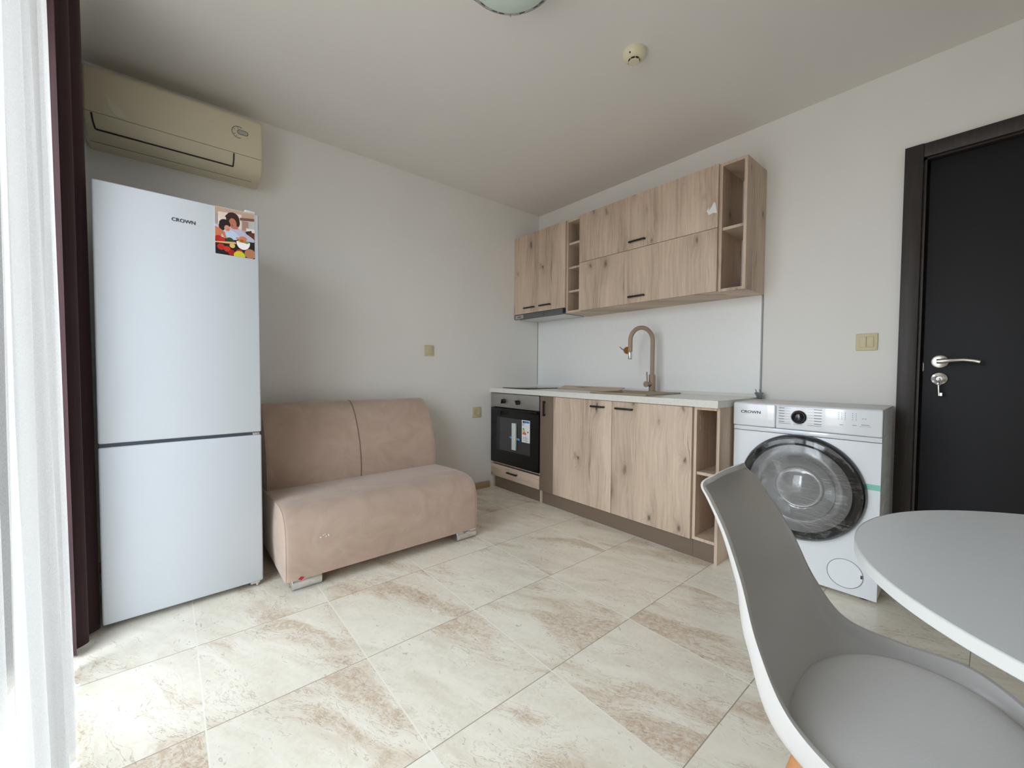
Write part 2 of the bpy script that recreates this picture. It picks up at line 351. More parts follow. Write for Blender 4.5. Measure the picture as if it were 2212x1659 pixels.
def thing(name, label, cat, loc=(0, 0, 0), rotz=0.0, group=None, kind=None):
    o = bpy.data.objects.new(name, None); C.objects.link(o); o.empty_display_size = .1
    o.location = loc; o.rotation_euler = (0, 0, rotz)
    WM[o.name] = Matrix.Translation(loc) @ Matrix.Rotation(rotz, 4, 'Z')
    if label: o['label'] = label
    if cat: o['category'] = cat
    if group: o['group'] = group
    if kind: o['kind'] = kind
    return o
def tag(o, label, cat, group=None):
    o['label'] = label; o['category'] = cat
    if group: o['group'] = group
    return o
def struct(name, mb, mat, parent=None, smooth=None):
    o = obj(name, mb, mat, parent, smooth=smooth)
    if not parent: o['kind'] = 'structure'
    return o
def text_mb(txt, size, M4, bold=.0, ext=1.0):
    cu = bpy.data.curves.new('lettering', 'FONT'); cu.body = txt; cu.size = size; cu.offset = bold; cu.align_x = 'CENTER'; cu.align_y = 'CENTER'
    cu.extrude = .0004
    to = bpy.data.objects.new('lettering_tmp', cu); C.objects.link(to)
    bpy.context.view_layer.update()
    me = bpy.data.meshes.new_from_object(to.evaluated_get(bpy.context.evaluated_depsgraph_get()))
    bpy.data.objects.remove(to); mb = MB(); mb.bm.from_mesh(me); bpy.data.meshes.remove(me)
    mb.bm.transform(M4 @ Matrix.Scale(ext, 4, (1, 0, 0))); return mb
def frame(o, xa, ya):
    xa, ya = Vector(xa), Vector(ya); za = xa.cross(ya)
    Mx = Matrix((xa, ya, za)).transposed().to_4x4(); Mx.translation = o; return Mx

ZC = 2.4947
# ------------------------------------------------------------------ room shell
X0, Y0 = -3.22, -4.5
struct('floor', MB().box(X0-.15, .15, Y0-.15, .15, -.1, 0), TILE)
struct('ceiling', MB().box(X0-.15, .15, Y0-.15, .15, ZC, ZC+.1), CEIL)
struct('wall_back', MB().box(X0-.15, .15, 0, .15, 0, ZC), WALL)
struct('wall_front', MB().box(X0-.15, .15, Y0-.15, Y0, 0, ZC), WALL)
DL, DR, DT = -2.607, -3.475, 2.040
struct('wall_right', MB().box(0, .15, 0, DL, 0, ZC).box(0, .15, DR, Y0, 0, ZC).box(0, .15, DL, DR, DT, ZC).box(.10, .15, DL, DR, 0, DT), WALL)
WY0, WY1, WZ1 = -.86, -2.40, 2.32
struct('wall_left', MB().box(X0-.15, X0, 0, WY0, 0, ZC).box(X0-.15, X0, WY1, Y0, 0, ZC).box(X0-.15, X0, WY0, WY1, WZ1, ZC), WALL)
wf = MB()
xg = X0-.09
for y in (WY0, -1.88, WY1): 
    a, b = (y, y-.06) if y == WY0 else ((y, y+.06) if y == WY1 else (y-.045, y+.045))
    wf.box(xg-.03, xg+.03, a, b, 0, WZ1, .004)
wf.box(xg-.03, xg+.03, WY0, WY1, 0, .07, .004).box(xg-.03, xg+.03, WY0, WY1, WZ1-.07, WZ1, .004)
win = struct('window_1', wf, FRAMEW)
obj('window_glass', MB().box(xg-.003, xg+.003, WY0-.05, WY1+.05, .06, WZ1-.06), GLASS, win)
struct('balcony_floor', MB().box(X0-1.35, X0-.15, -.2, -4.6, -.12, -.02), BALC)['kind'] = 'structure'
# skirting
bb = MB()
bb.box(-3.2, -.585, -.014, 0, 0, .055, .002)
struct('baseboard_back', bb, BASEB)
struct('baseboard_right', MB().box(-.014, 0, -1.96, -2.548, 0, .055, .002), BASEB)
struct('baseboard_front', MB().box(-3.2, 0, Y0, Y0+.014, 0, .055, .002), BASEB)

# entrance door
d1 = thing('door_1', None, None, (0, -3.04, 0), kind='structure')
obj('door_panel', MB().box(.028, .066, -2.634, -3.448, .008, 2.022, .002), DOORM, d1)
fr = MB()
fr.box(-.022, 0, -2.5496, -2.6145, 0, 2.0958, .002).box(-.020, 0, -2.6150, -3.53, 2.0317, 2.0945, .002).box(-.022, 0, -3.468, -3.533, 0, 2.0958, .002)
fr.box(-.0, .10, -2.607, -2.625, 0, DT).box(0, .10, -3.457, -3.475, 0, DT).box(0, .10, -2.607, -3.475, 2.024, DT)
fr.box(.068, .085, -2.62, -2.645, 0, DT).box(.068, .085, -3.44, -3.46, 0, DT).box(.068, .085, -2.62, -3.46, 2.01, DT)
obj('door_frame', fr, WENGE, d1)
hy, hz = -2.69, 1.077
h = MB(); h.lathe([(0, 0), (.020, 0), (.0285, .003), (.030, .008), (.030, .011)], (.016, hy, hz), (1, 0, 0), 36)
h.cyl((.02, hy, hz), (-.035, hy, hz), .010)
h.tube([(-.035, hy+.006, hz), (-.038, hy-.012, hz+.001), (-.037, hy-.04, hz+.004), (-.037, hy-.075, hz+.006), (-.036, hy-.105, hz+.002), (-.036, hy-.125, hz-.004)], [.011, .0115, .0085, .0075, .0085, .009], 14)
obj('door_handle', h, NICKEL, d1, 'brushed nickel lever handle on a round rose')
h = MB(); h.lathe([(0, 0), (.011, 0), (.0155, .004), (.019, .002), (.027, .004), (.0295, .009), (.0295, .012)], (.016, hy, .997), (1, 0, 0), 36)
obj('lock_rose', h, CHROME, d1, 'round keyhole escutcheon')
obj('latch_plate', MB().box(.027, .052, -2.6335, -2.6345, 1.03, 1.075).box(.0265, .0285, -2.634, -2.637, 1.035, 1.07), RUST, d1)
kx = -.004
k_ = MB(); k_.tube([(kx-.0, hy+.0, .990), (kx, hy+.008, .982), (kx, hy+.006, .970), (kx, hy-.004, .967), (kx, hy-.009, .976), (kx, hy-.004, .988)], .0022, 8, closed=True)
k_.cyl((.014, hy, .997), (kx-.004, hy, .993), .0035, 10)
tagk = tag(obj('key', k_, NICKEL), 'small metal key sitting in the black door lock', 'key')
k2 = MB(); k2.cyl((kx-.003, hy, .968), (kx-.003, hy-.003, .918), .0032, 10).box(kx-.0045, kx-.0015, hy-.001, hy-.013, .918, .932)
tag(obj('spare_key', k2, NICKEL), 'second metal key hanging down below the door lock', 'key')

# ------------------------------------------------------------------ kitchen
HW, TW, DW, LW = .8724, .0377, .5792, 1.9446
DFc = .5652   # door front
CF = .546     # carcass front
def handle(parent, y0, y1, z, xf, vertical=False, z1=None):
    mb = MB()
    if not vertical:
        mb.box(xf-.022, xf-.012, y0, y1, z-.006, z+.006, .002).box(xf-.014, xf, y0-.002, y0-.012, z-.004, z+.004).box(xf-.014, xf, y1+.002, y1+.012, z-.004, z+.004)
    else:
        mb.box(xf-.022, xf-.012, y0, y1, z, z1, .002).box(xf-.014, xf, y0, y1, z+.004, z+.014).box(xf-.014, xf, y0, y1, z1-.014, z1-.004)
    return obj('handle', mb, BLACK, parent, 'matt black bar handle')
T = .016
ov = thing('base_cabinet', 'wooden base cabinet around the oven, with a shallow drawer below it', 'cabinet', (-.28, -.31, 0))
cb = MB(); ZB = .105; ZT = HW-TW-.001
cb.box(-CF+.004, -.02, -.003, -.003-T, 0, ZT).box(-CF+.004, -.02, -.604, -.604-T, 0, ZT)
cb.box(-CF+.004, -.02, -.019, -.604, ZB, ZB+T).box(-CF+.004, -.02, -.019, -.604, .215, .215+T)
cb.box(-.03, -.02, -.019, -.604, .231, ZT)
obj('carcass', cb, WOODE, ov)
dr = obj('drawer_front', MB().box(-DFc, -CF+.003, -.004, -.614, ZB+.002, .209, .001), WOODY, ov)
handle(dr, -.237, -.362, .168, -DFc)
obj('plinth', MB().box(-.528, -.512, -.020, -.6035, 0, ZB-.001), BROWN, ov)

oven = thing('oven', 'black built-in oven with steel control panel and an energy label', 'oven', (-.28, -.31, .232))
obj('oven_body', MB().box(-CF+.002, -.06, -.024, -.60, .2315, ZT-.004), DARK, oven)
cp = obj('control_panel', MB().box(-DFc-.002, -CF+.003, -.003, -.6095, .713, ZT-.005, .002), STEEL, oven, 'brushed steel control panel')
for ky, a in ((-.188, .25), (-.373, -.5)):
    kb = MB(); kb.lathe([(.0, .024), (.016, .024), (.0185, .021), (.0195, .0)], (-DFc-.002, ky, .765), (-1, 0, 0), 32)
    kb2 = MB().box(-.0045, .0045, -.019, .019, .0, .012, .002); kb2.bm.transform(frame((-DFc-.026, ky, .765), (0, cos(a), sin(a)), (0, -sin(a), cos(a))) @ Matrix.Scale(-1, 4, (0, 0, 1)))
    me = bpy.data.meshes.new('t'); kb2.bm.to_mesh(me); kb.bm.from_mesh(me); kb2.bm.free()
    obj('knob', kb, BLACK, cp, 'black rotary knob')
for ky in (-.188, -.373):
    mk = MB()
    for j in range(6):
        a = radians(25+j*26); mk.box(-DFc-.0032, -DFc-.002, ky+cos(a)*.029-.0018, ky+cos(a)*.029+.0018, .765+sin(a)*.029-.0018, .765+sin(a)*.029+.0018)
    obj('dial_marks', mk, INKD, cp)
# door: frame of black glass with a see-through window
yo0, yo1, zo0, zo1 = -.003, -.6095, .232, .706
wy0, wy1, wz0, wz1 = -.075, -.512, .345, .628
ob = MB().box(-DFc-.002, -CF+.003, yo0, wy0, zo0, zo1).box(-DFc-.002, -CF+.003, wy1, yo1, zo0, zo1)
ob.box(-DFc-.002, -CF+.003, wy0, wy1, zo0, wz0).box(-DFc-.002, -CF+.003, wy0, wy1, wz1, zo1)
od = obj('oven_door', ob, BLACKGLASS, oven, 'glossy black glass door')
obj('window', MB().box(-DFc-.0025, -DFc+.002, wy0, wy1, wz0, wz1), OVENGLASS, od)
obj('door_pull', MB().box(-DFc-.018, -DFc-.002, -.02, -.595, .684, .703, .004), BLACKGLASS, od)
lin = MB().box(-.5475, -.5465, wy0-.03, wy1, wz0, wz1)
obj('inner_glass', lin, plain('oven_inner', (.15, .15, .155, 1), .35), od)
for z_ in (.40, .46, .52, .58): obj('runner', MB().box(-.551, -.5475, -.11, -.12, z_-.003, z_+.003), STEEL, od)
rk = MB()
rk.tube([(-.5505, -.30, .565), (-.5505, -.50, .560)], .002, 6)
obj('rack', rk, STEEL, od)
# energy label
lb = thing('energy_label', 'white energy rating sticker with green to red bars on the oven glass', 'label', (-DFc-.003, -.462, .54))
xl = -DFc-.0028
obj('paper', MB().box(xl-.0006, xl, -.414, -.510, .450, .628), PAPER, lb)
pr_ = MB(); x_ = xl-.0008; mats = [NAVY, LABELBLUE, srgb, None]
cols = [(60, 140, 70), (120, 175, 60), (230, 205, 60), (235, 150, 50), (215, 85, 45), (200, 50, 45)]
mt = [NAVY, LABELBLUE]+[plain('rating_%s' % n_, srgb(*c_), .5) for n_, c_ in zip(('green', 'light_green', 'yellow', 'orange', 'red_orange', 'red'), cols)]+[INKD]
def q(mi, y0, y1, z0, z1, x=None):
    pr_.mi = mi; pr_.box((x or x_)-.0002, (x or x_), y0, y1, z0, z1)
q(0, -.424, -.444, .606, .622); q(1, -.444, -.504, .606, .622)
q(8, -.424, -.455, .599, .602); q(8, -.424, -.434, .585, .592)
for i in range(6): q(2+i, -.424, -.444-.005*i, .556-.0085*i, .5632-.0085*i)
pr_.mi = 0; pr_.disc((x_-.0003, -.487, .535), .007, (-1, 0, 0), 16)
for i in range(9):
    q(8, -.424-.006*(i % 2), -.43-.012*((i*7) % 4), .494-.0048*i, .4955-.0048*i); q(8, -.458, -.468-.009*((i*5) % 4), .494-.0048*i, .4955-.0048*i)
obj('print', pr_, mt, lb)
# pale bar taped over the glass
br = thing('packed_bar', 'pale grey bar strapped upright to the oven glass with blue tape', 'bar', (-DFc-.01, -.327, .34))
obj('bar', MB().box(-DFc-.018, -DFc-.003, -.303, -.350, .372, .592, .002), plain('pale_aluminium', (.62, .66, .64, 1), .4), br)
for a, b, z_ in ((-.262, -.303, .462), (-.350, -.390, .456)): obj('tape', MB().box(-DFc-.0034, -DFc-.0028, a, b, z_, z_+.0165), TAPEBLUE, br, 'strip of blue tape')

# narrow brown pull-out
nb_ = thing('pull_out_cabinet', 'narrow taupe pull-out cabinet with a vertical handle beside the oven', 'cabinet', (-.28, -.69, 0))
obj('carcass', MB().box(-CF, -.02, -.6215, -.6215-T, ZB, ZT).box(-CF, -.02, -.742, -.742-T, ZB, ZT).box(-CF, -.02, -.638, -.742, ZB, ZB+T), WOODE, nb_)
nd_ = obj('door', MB().box(-DFc, -CF-.001, -.6215, -.7585, ZB+.002, ZT-.002, .001), BROWN, nb_)
handle(nd_, -.665, -.678, .682, -DFc, True, .797)
obj('plinth', MB().box(-.530, -.514, -.6215, -.7585, 0, ZB-.001), BROWN, nb_)

# double-door sink cabinet
sk = thing('base_cabinet', 'wide oak base cabinet with two doors under the sink', 'cabinet', (-.28, -1.28, 0))
obj('carcass', MB().box(-CF, -.02, -.760, -.760-T, ZB, ZT).box(-CF, -.02, -1.788, -1.788-T, ZB, ZT).box(-CF, -.02, -.776, -1.788, ZB, ZB+T).box(-CF, -CF+.02, -.776, -1.788, ZT-.08, ZT), WOODE, sk)
for (a, b, lab, h0, h1) in ((-.7605, -1.2790, None, -1.116, -1.226), (-1.2825, -1.8035, None, -1.312, -1.437)):
    dd = obj('door', MB().box(-DFc, -CF-.001, a, b, ZB+.002, ZT-.003, .001), WOOD, sk)
    handle(dd, h0, h1, .789, -DFc)
obj('plinth', MB().box(-.530, -.514, -.7595, -1.8045, 0, ZB-.001), BROWN, sk)
# open end unit
eu_ = thing('open_base_shelf', 'narrow open oak shelf unit at the end of the base cabinets', 'shelf', (-.28, -1.873, 0))
obj('carcass', MB().box(-CF, -.02, -1.8055, -1.8055-T, ZB, ZT).box(-CF, -.02, -1.8215, -1.9255, ZB, ZB+T).box(-CF, -.02, -1.8215, -1.9255, ZT-T, ZT), WOOD, eu_)
obj('side_panel', MB().box(-CF+.002, -.005, -1.9255, -1.9415, 0, ZT, .0006), WOOD, eu_)
obj('shelf', MB().box(-CF+.01, -.03, -1.8217, -1.9253, .463, .463+T), WOODE, eu_)
obj('plinth', MB().box(-.530, -.514, -1.8055, -1.9253, 0, ZB-.001), BROWN, eu_)
tm = MB()
for pts in ([(-.528, .762), (-.534, .775), (-.53, .79), (-.524, .783), (-.520, .765), (-.523, .74), (-.52, .715), (-.525, .70), (-.53, .71), (-.527, .74)],):
    vs = [tm.bm.verts.new((p[0]+.02, -1.8219, p[1])) for p in pts]; tm.bm.faces.new(vs)
obj('tape_residue', tm, PAPER, eu_, 'torn white tape residue', recalc=False)

# worktop with sink cut-out
SY0, SY1, SX0, SX1 = -1.045, -1.480, -.065, -.500
wt = MB(); zt0 = HW-TW
wt.box(0, -DW, 0, SY0-.02, zt0, HW).box(0, -DW, SY1+.02, -LW, zt0, HW).box(0, SX0-.02, SY0-.02, SY1+.02, zt0, HW).box(SX1+.02, -DW, SY0-.02, SY1+.02, zt0, HW)
wto = obj('worktop', wt, WORKTOP); tag(wto, 'long white speckled kitchen worktop over the base cabinets', 'worktop')
obj('upstand', MB().prism([(0, HW), (0, HW+.020), (-.006, HW+.020), (-.016, HW)], 'y', -.001, -LW), WHITEMATT, wto, 'white sealing strip along the wall')
hb = thing('hob', 'small black glass hob set into the worktop over the oven', 'hob', (-.28, -.26, HW))
obj('glass', MB().box(-.06, -.51, -.095, -.415, HW, HW+.006, .001), BLACKGLASS, hb)
zr = MB()
for cx_ in (-.18, -.39): zr.lathe([(.07, 0), (.072, .0)], (cx_, -.255, HW+.0063), (0, 0, 1), 40)
obj('cooking_zone', zr, INK, hb)
snk = thing('sink', 'square beige composite sink set into the white worktop', 'sink', (-.28, -1.26, HW))
rim = MB(); zz = HW+.009
rim.box(SX0, SX0-.09, SY0, SY1, HW, zz, .003).box(SX1+.035, SX1, SY0, SY1, HW, zz, .003).box(SX0-.085, SX1+.03, SY0, SY0-.035, HW, zz, .003).box(SX0-.085, SX1+.03, SY1+.035, SY1, HW, zz, .003)
obj('rim', rim, GRANITE, snk)
bw = MB(); x0, x1, y0, y1 = SX0-.088, SX1+.033, SY0-.033, SY1+.033
def rr(x0, x1, y0, y1, r, z, n=6):
    pts = []
    for cx_, cy_, a0 in ((x1+r, y0-r, 90), (x1+r, y1+r, 180), (x0-r, y1+r, 270), (x0-r, y0-r, 0)):
        for k in range(n+1):
            a = radians(a0+90*k/n); pts.append(Vector((cx_+r*cos(a), cy_+r*sin(a), z)))
    return pts
bw.grid([rr(x0, x1, y0, y1, .02, zz-.001), rr(x0-.008, x1+.008, y0-.008, y1+.008, .03, HW-.05), rr(x0-.012, x1+.012, y0-.012, y1+.012, .04, HW-.15), rr(x0-.05, x1+.05, y0-.05, y1+.05, .05, HW-.165), rr(x0-.15, x1+.15, y0-.15, y1+.15, .02, HW-.167)], closed_v=True, cap=False)
bw.box(x0-.15, x1+.15, y0-.15, y1+.15, HW-.170, HW-.166)
obj('bowl', bw, GRANITE, snk)
# tap
tp_ = thing('kitchen_tap', 'sand coloured gooseneck tap with chrome nozzle behind the sink', 'tap', (-.118, -1.292, zz))
bx, by = -.118, -1.292; dirv = Vector((-.15, .089, 0)).normalized()
obj('body', MB().lathe([(0, 0), (.027, 0), (.027, .004), (.0225, .006), (.0225, .118), (.021, .120), (.0, .120)], (bx, by, zz), (0, 0, 1), 36), TAUPE_TAP, tp_)
pts = [Vector((bx, by, zz+.115)), Vector((bx, by, 1.10)), Vector((bx, by, 1.18))]
Rr = .084; zc_ = 1.238
pts.append(Vector((bx, by, zc_)))
for k in range(1, 19):
    a = pi*k/18; c_ = Vector((bx, by, zc_))+dirv*Rr; pts.append(c_-dirv*Rr*cos(a)+Vector((0, 0, sin(a)*.092)))
end = pts[-1]; pts.append(end+Vector((0, 0, -.04))); pts.append(end+Vector((0, 0, -.075)))
obj('spout', MB().tube(pts, .0148, 20), TAUPE_TAP, tp_)
ne = end+Vector((0, 0, -.075))
obj('nozzle', MB().lathe([(0, 0), (.0125, 0), (.0145, -.004), (.0145, -.052), (.012, -.056), (0, -.056)], ne, (0, 0, 1), 28), CHROME, tp_, 'chrome pull-out nozzle')
sv = Vector((-.97, .12, 0)).normalized(); hb0 = Vector((bx, by, zz+.053))
lv = MB(); lv.cyl(hb0+sv*.015, hb0+sv*.062, .0155, 24).cyl(hb0+sv*.058, hb0+sv*.068, .0205, 28)
lv.cyl(hb0+sv*.052+Vector((0, 0, .012)), hb0+sv*.058+Vector((0, 0, .085)), .0048, 12)
obj('lever', lv, TAUPE_TAP, tp_)
# board offcut on the worktop
pb = MB(); pb.box(-.19, -.175, -.49, -1.075, 0, .038, .001)
pb = MB().prism([(-.235, HW+.0005), (-.13, HW+.0285), (-.126, HW+.0225), (-.223, HW+.0005)], 'y', -.47, -1.075)
tag(obj('wooden_board', pb, WOODY), 'long thin oak coloured board lying on the worktop between hob and sink', 'board')
# valve on the wall
vl = thing('water_valve', 'brown wall stop valve with thin grey lever behind the tap', 'valve', (-.01, -1.008, 1.186))
obj('cover', MB().lathe([(0, .032), (.010, .031), (.019, .024), (.026, .013), (.028, .004), (.0285, 0)], (-.0045, -1.008, 1.186), (-1, 0, 0), 32), AMBER, vl)
obj('lever', MB().box(-.036, -.030, -.001, .001, 0, .001) if False else MB().tube([(-.030, -1.008, 1.186), (-.042, -1.002, 1.187), (-.046, -.984, 1.198), (-.046, -.968, 1.212)], [.004, .004, .0035, .003], 8), GREYPLUG, vl)

# backsplash
bs = thing('backsplash_panel', 'white panel on the wall between worktop and wall cabinets', 'panel', (-.003, -.97, HW))
obj('panel', MB().box(-.0005, -.0045, -.004, -1.941, HW+.001, 1.4862), SPLASH, bs)
obj('edge_strip', MB().box(-.0005, -.0075, -1.9455, -1.9505, HW+.001, 1.4862), plain('grey_aluminium_strip', srgb(138, 138, 140), .4), bs, 'grey metal edging')
obj('edge_strip', MB().box(-.0005, -.0065, -.0005, -.0038, HW+.001, 1.4862), plain('grey_aluminium_corner', srgb(110, 110, 112), .4), bs, 'grey metal edging')
# two-pin plug
pg = thing('power_plug', 'grey two-pin plug resting upright at the worktop corner above the washing machine', 'plug', (-.065, -1.955, .866))
b_ = MB(); b_.grid([[Vector((-.062+sx_*w_*.6, -1.962+t_+sy_*w_, z_+.003)) for sx_, sy_ in ((-.7, -1), (.7, -1), (1, -.4), (1, .4), (.7, 1), (-.7, 1), (-1, .4), (-1, -.4))] for w_, z_, t_ in ((.007, .862, 0), (.012, .866, .0), (.016, .885, .003), (.020, .892, .004), (.020, .899, .005), (.013, .901, .005))], closed_v=True, cap=True)
obj('plug_body', b_, GREYPLUG, pg)
obj('pins', MB().cyl((-.064, -1.948, .900), (-.066, -1.940, .921), .0022, 8).cyl((-.060, -1.968, .900), (-.062, -1.960, .921), .0022, 8), GREYMETAL, pg)
obj('cord', MB().tube([(-.062, -1.962, .868), (-.045, -1.966, .868), (-.024, -1.968, .85), (-.02, -1.968, .7), (-.02, -1.98, .4)], .003, 8), GREYPLUG, pg)

# wall cabinets
ZU0, ZU1, ZUL, DU, DC = 1.4866, 2.2173, 1.531, .304, .286
def ubox(a, b, z0, z1, back=True, shelves=(), top_dark=False):
    mb = MB()
    mb.box(-DC, -.002, a, a-T, z0, z1).box(-DC, -.002, b+T, b, z0, z1).box(-DC, -.002, a-T, b+T, z0, z0+T).box(-DC, -.002, a-T, b+T, z1-T, z1)
    if back: mb.box(-.010, -.002, a-T, b+T, z0+T, z1-T)
    return mb
u1 = thing('wall_cabinet', 'oak wall cabinet with two narrow doors above the cooker hood', 'cabinet', (-.15, -.31, ZUL))
obj('carcass', ubox(-.002, -.6205, ZUL, ZU1), WOOD, u1)
for a, b, h0, h1 in ((-.002, -.3103, -.142, -.274), (-.3125, -.6205, -.337, -.469)):
    dd = obj('door', MB().box(-DU, -DC-.001, a, b, ZUL, ZU1, .0008), WOOD, u1); handle(dd, h0, h1, 1.576, -DU)
u2 = thing('open_wall_shelf', 'narrow open oak wall shelf with three shelves between the two closed wall cabinets', 'shelf', (-.15, -.695, ZU0))
obj('carcass', ubox(-.6215, -.7680, ZU0, ZU1, False), WOOD, u2)
for z_ in (1.655, 1.842, 2.032): obj('shelf', MB().box(-DC+.01, -.004, -.638, -.7515, z_-T/2, z_+T/2), WOODE, u2)
u3 = thing('wall_cabinet', 'wide oak wall cabinet with two stacked flap doors above the sink', 'cabinet', (-.15, -1.285, ZU0))
obj('carcass', ubox(-.7690, -1.8030, ZU0, ZU1), WOOD, u3)
for z0, z1, zh in ((1.8560, 2.2173, 1.9025), (1.4895, 1.8530, 1.531)):
    dd = obj('flap_door', MB().box(-DU, -DC-.001, -.7690, -1.8021, z0, z1, .0008), WOOD, u3); handle(dd, -1.217, -1.340, zh, -DU)
    if z0 > 1.8:
        rs = MB(); P = [(-1.738, 1.965), (-1.752, 1.985), (-1.748, 1.962), (-1.765, 1.980), (-1.779, 2.005), (-1.787, 2.000), (-1.790, 1.985), (-1.7985, 1.938), (-1.775, 1.945), (-1.752, 1.938)]
        rs.bm.faces.new([rs.bm.verts.new((-DU-.0006, a, b)) for a, b in P]); obj('tape_residue', rs, PAPER, dd, 'torn white tape residue', recalc=False)
u4 = thing('open_wall_shelf', 'open oak wall shelf with one middle shelf ending the row of wall cabinets', 'shelf', (-.15, -1.877, ZU0))
obj('carcass', ubox(-1.8035, -1.9507, ZU0, ZU1, False), WOOD, u4)
obj('shelf', MB().box(-DC+.01, -.004, -1.8197, -1.9345, 1.838, 1.838+T), WOODE, u4)
# cooker hood
hd = thing('cooker_hood', 'slim grey cooker hood under the narrow two-door wall cabinet', 'hood', (-.15, -.31, ZU0))
obj('housing', MB().box(-.285, -.002, -.004, -.6195, ZU0+.004, ZUL-.001), WHITEMATT, hd)
obj('front_panel', MB().box(-.306, -.2855, -.004, -.600, ZU0, ZUL-.003, .003), GREYMETAL, hd, 'dark grey front strip')
obj('end_cap', MB().box(-.307, -.2855, -.6003, -.6195, ZU0, ZUL-.003, .004), BLACK, hd)
obj('control_badge', MB().box(-.3072, -.306, -.020, -.128, ZU0+.004, ZUL-.010), plain('light_grey_badge', srgb(170, 166, 160), .4), hd)
obj('badge_text', MB().box(-.3076, -.3072, -.052, -.098, ZU0+.014, ZU0+.022), INKD, hd)
obj('panel_split', MB().box(-.3068, -.306, -.383, -.385, ZU0+.002, ZUL-.004), DARK, hd)
obj('grille', MB().box(-.262, -.03, -.04, -.585, ZU0-.002, ZU0+.0045, .001), plain('light_grey_filter', (.66, .66, .66, 1), .35), hd)
obj('grille_edge', MB().box(-.266, -.026, -.036, -.589, ZU0+.0005, ZU0+.0042), INK, hd)

# ------------------------------------------------------------------ washing machine
ang = math.atan2(-.0206, .6007)
wmx = thing('washing_machine', 'white front-loading washing machine between the cabinets and the door', 'washing machine', (-.2, -2.255, 0))
# local frame: front-left corner at (-.403,-1.955); run direction d, outward normal n
o_ = Vector((-.403, -1.9555, 0)); d_ = Vector((.0206, -.6007, 0)).normalized(); n_in = Vector((-d_.y, d_.x, 0))  # into the machine (+x)
Mw = Matrix((n_in, -d_, Vector((0, 0, 1)))).transposed().to_4x4(); Mw.translation = o_
# local axes: X into machine, Y leftwards(-run), Z up ; width runs to Y=-.6
def wobj(name, mb, mat, parent=wmx, label=None, **kw):
    mb.bm.transform(Mw); return obj(name, mb, mat, parent, label, **kw)
Wd, Hh, Zb = .600, .8438, .0171
body = MB().box(.004, .365, -.003, -Wd+.003, Zb, .741, .006, 3).box(.022, .365, -.003, -Wd+.003, .739, Zb+Hh-.006, .004)
bdy = wobj('cabinet', body, WHITEW)
bmp = MB()
for k, z_ in enumerate((.70, .60, .50, .40, .30)):
    t = bmesh.new(); bmesh.ops.create_uvsphere(t, u_segments=16, v_segments=10, radius=1)
    for v in t.verts: v.co = Vector((.19+v.co.x*.12, -Wd+.003+v.co.y*.006, z_+v.co.z*.036))
    bmp.merge(t)
wobj('side_embossing', bmp, WHITEW)
wobj('front_panel', MB().box(-.002, .006, -.002, -Wd+.002, Zb, .716, .0025, 2), WHITEW)
wobj('fascia', MB().box(-.004, .012, -.002, -Wd+.002, .7185, .7395, .002), WHITEP)
wobj('detergent_drawer', MB().box(-.014, .022, -.001, -.197, .7425, Zb+Hh-.001, .006, 3), WHITEP)
cpn = wobj('control_panel', MB().box(-.014, .022, -.199, -Wd+.001, .7425, Zb+Hh-.001, .006, 3), WHITEP)
wobj('lid', MB().box(-.008, .367, -.002, -Wd+.002, Zb+Hh-.010, Zb+Hh+.002, .004), plain('white_lid', (.72, .72, .74, 1), .35))
wobj('seam', MB().box(-.001, .01, -.003, -Wd+.003, .7165, .7185), INK)
for a, b in ((.05, -.05), (.05, -.55), (.31, -.05), (.31, -.55)): wobj('foot', MB().cyl((a, b, 0), (a, b, Zb+.002), .02), DARK)
dk = MB().lathe([(0, .0205), (.008, .0202), (.015, .019), (.020, .017), (.0225, .019), (.0245, .020), (.0265, .017), (.0275, .0)], (-.014, -.296, .806), (-1, 0, 0), 40)
wobj('program_dial', dk, BLACKGLASS, cpn, 'glossy black rotary dial')
wobj('dial_ring', MB().lathe([(.0275, 0), (.0305, .002), (.033, .0)], (-.014, -.296, .806), (-1, 0, 0), 40), CHROME, cpn)
pt = MB()
def bar(y0, y1, z, t=.0022): pt.box(-.0146, -.0139, y0, y1, z-t/2, z+t/2)
for k in range(6):
    z_ = .846-.0135*k
    bar(-.212, -.236, z_, .0034); bar(-.238, -.262, z_, .0008); bar(-.356, -.386, z_, .0034); bar(-.332, -.354, z_, .0008)
bar(-.21, -.386, .8535, .0007); bar(-.212, -.262, .770, .002); bar(-.275, -.31, .770, .002); bar(-.33, -.385, .770, .002)
for k in range(4):
    for y_ in (-.447, -.458, -.470): pt.box(-.0146, -.0139, y_, y_-.003, .838-.009*k, .841-.009*k)
    for y_ in (-.496, -.508): pt.box(-.0146, -.0139, y_, y_-.0035, .838-.009*k, .8405-.009*k)
bar(-.452, -.466, .786); bar(-.498, -.512, .787); bar(-.530, -.536, .819); bar(-.540, -.544, .819, .003); bar(-.528, -.556, .792); bar(-.522, -.562, .785, .001)
wobj('control_print', pt, plain('grey_print', srgb(120, 128, 138), .5), cpn)
lg = text_mb('CROWN', .019, Mw @ frame((-.0143, -.085, .8145), (0, -1, 0), (0, 0, 1)), .0005, 1.25)
obj('brand_lettering', lg, INKD, wmx, recalc=False, smooth=False)
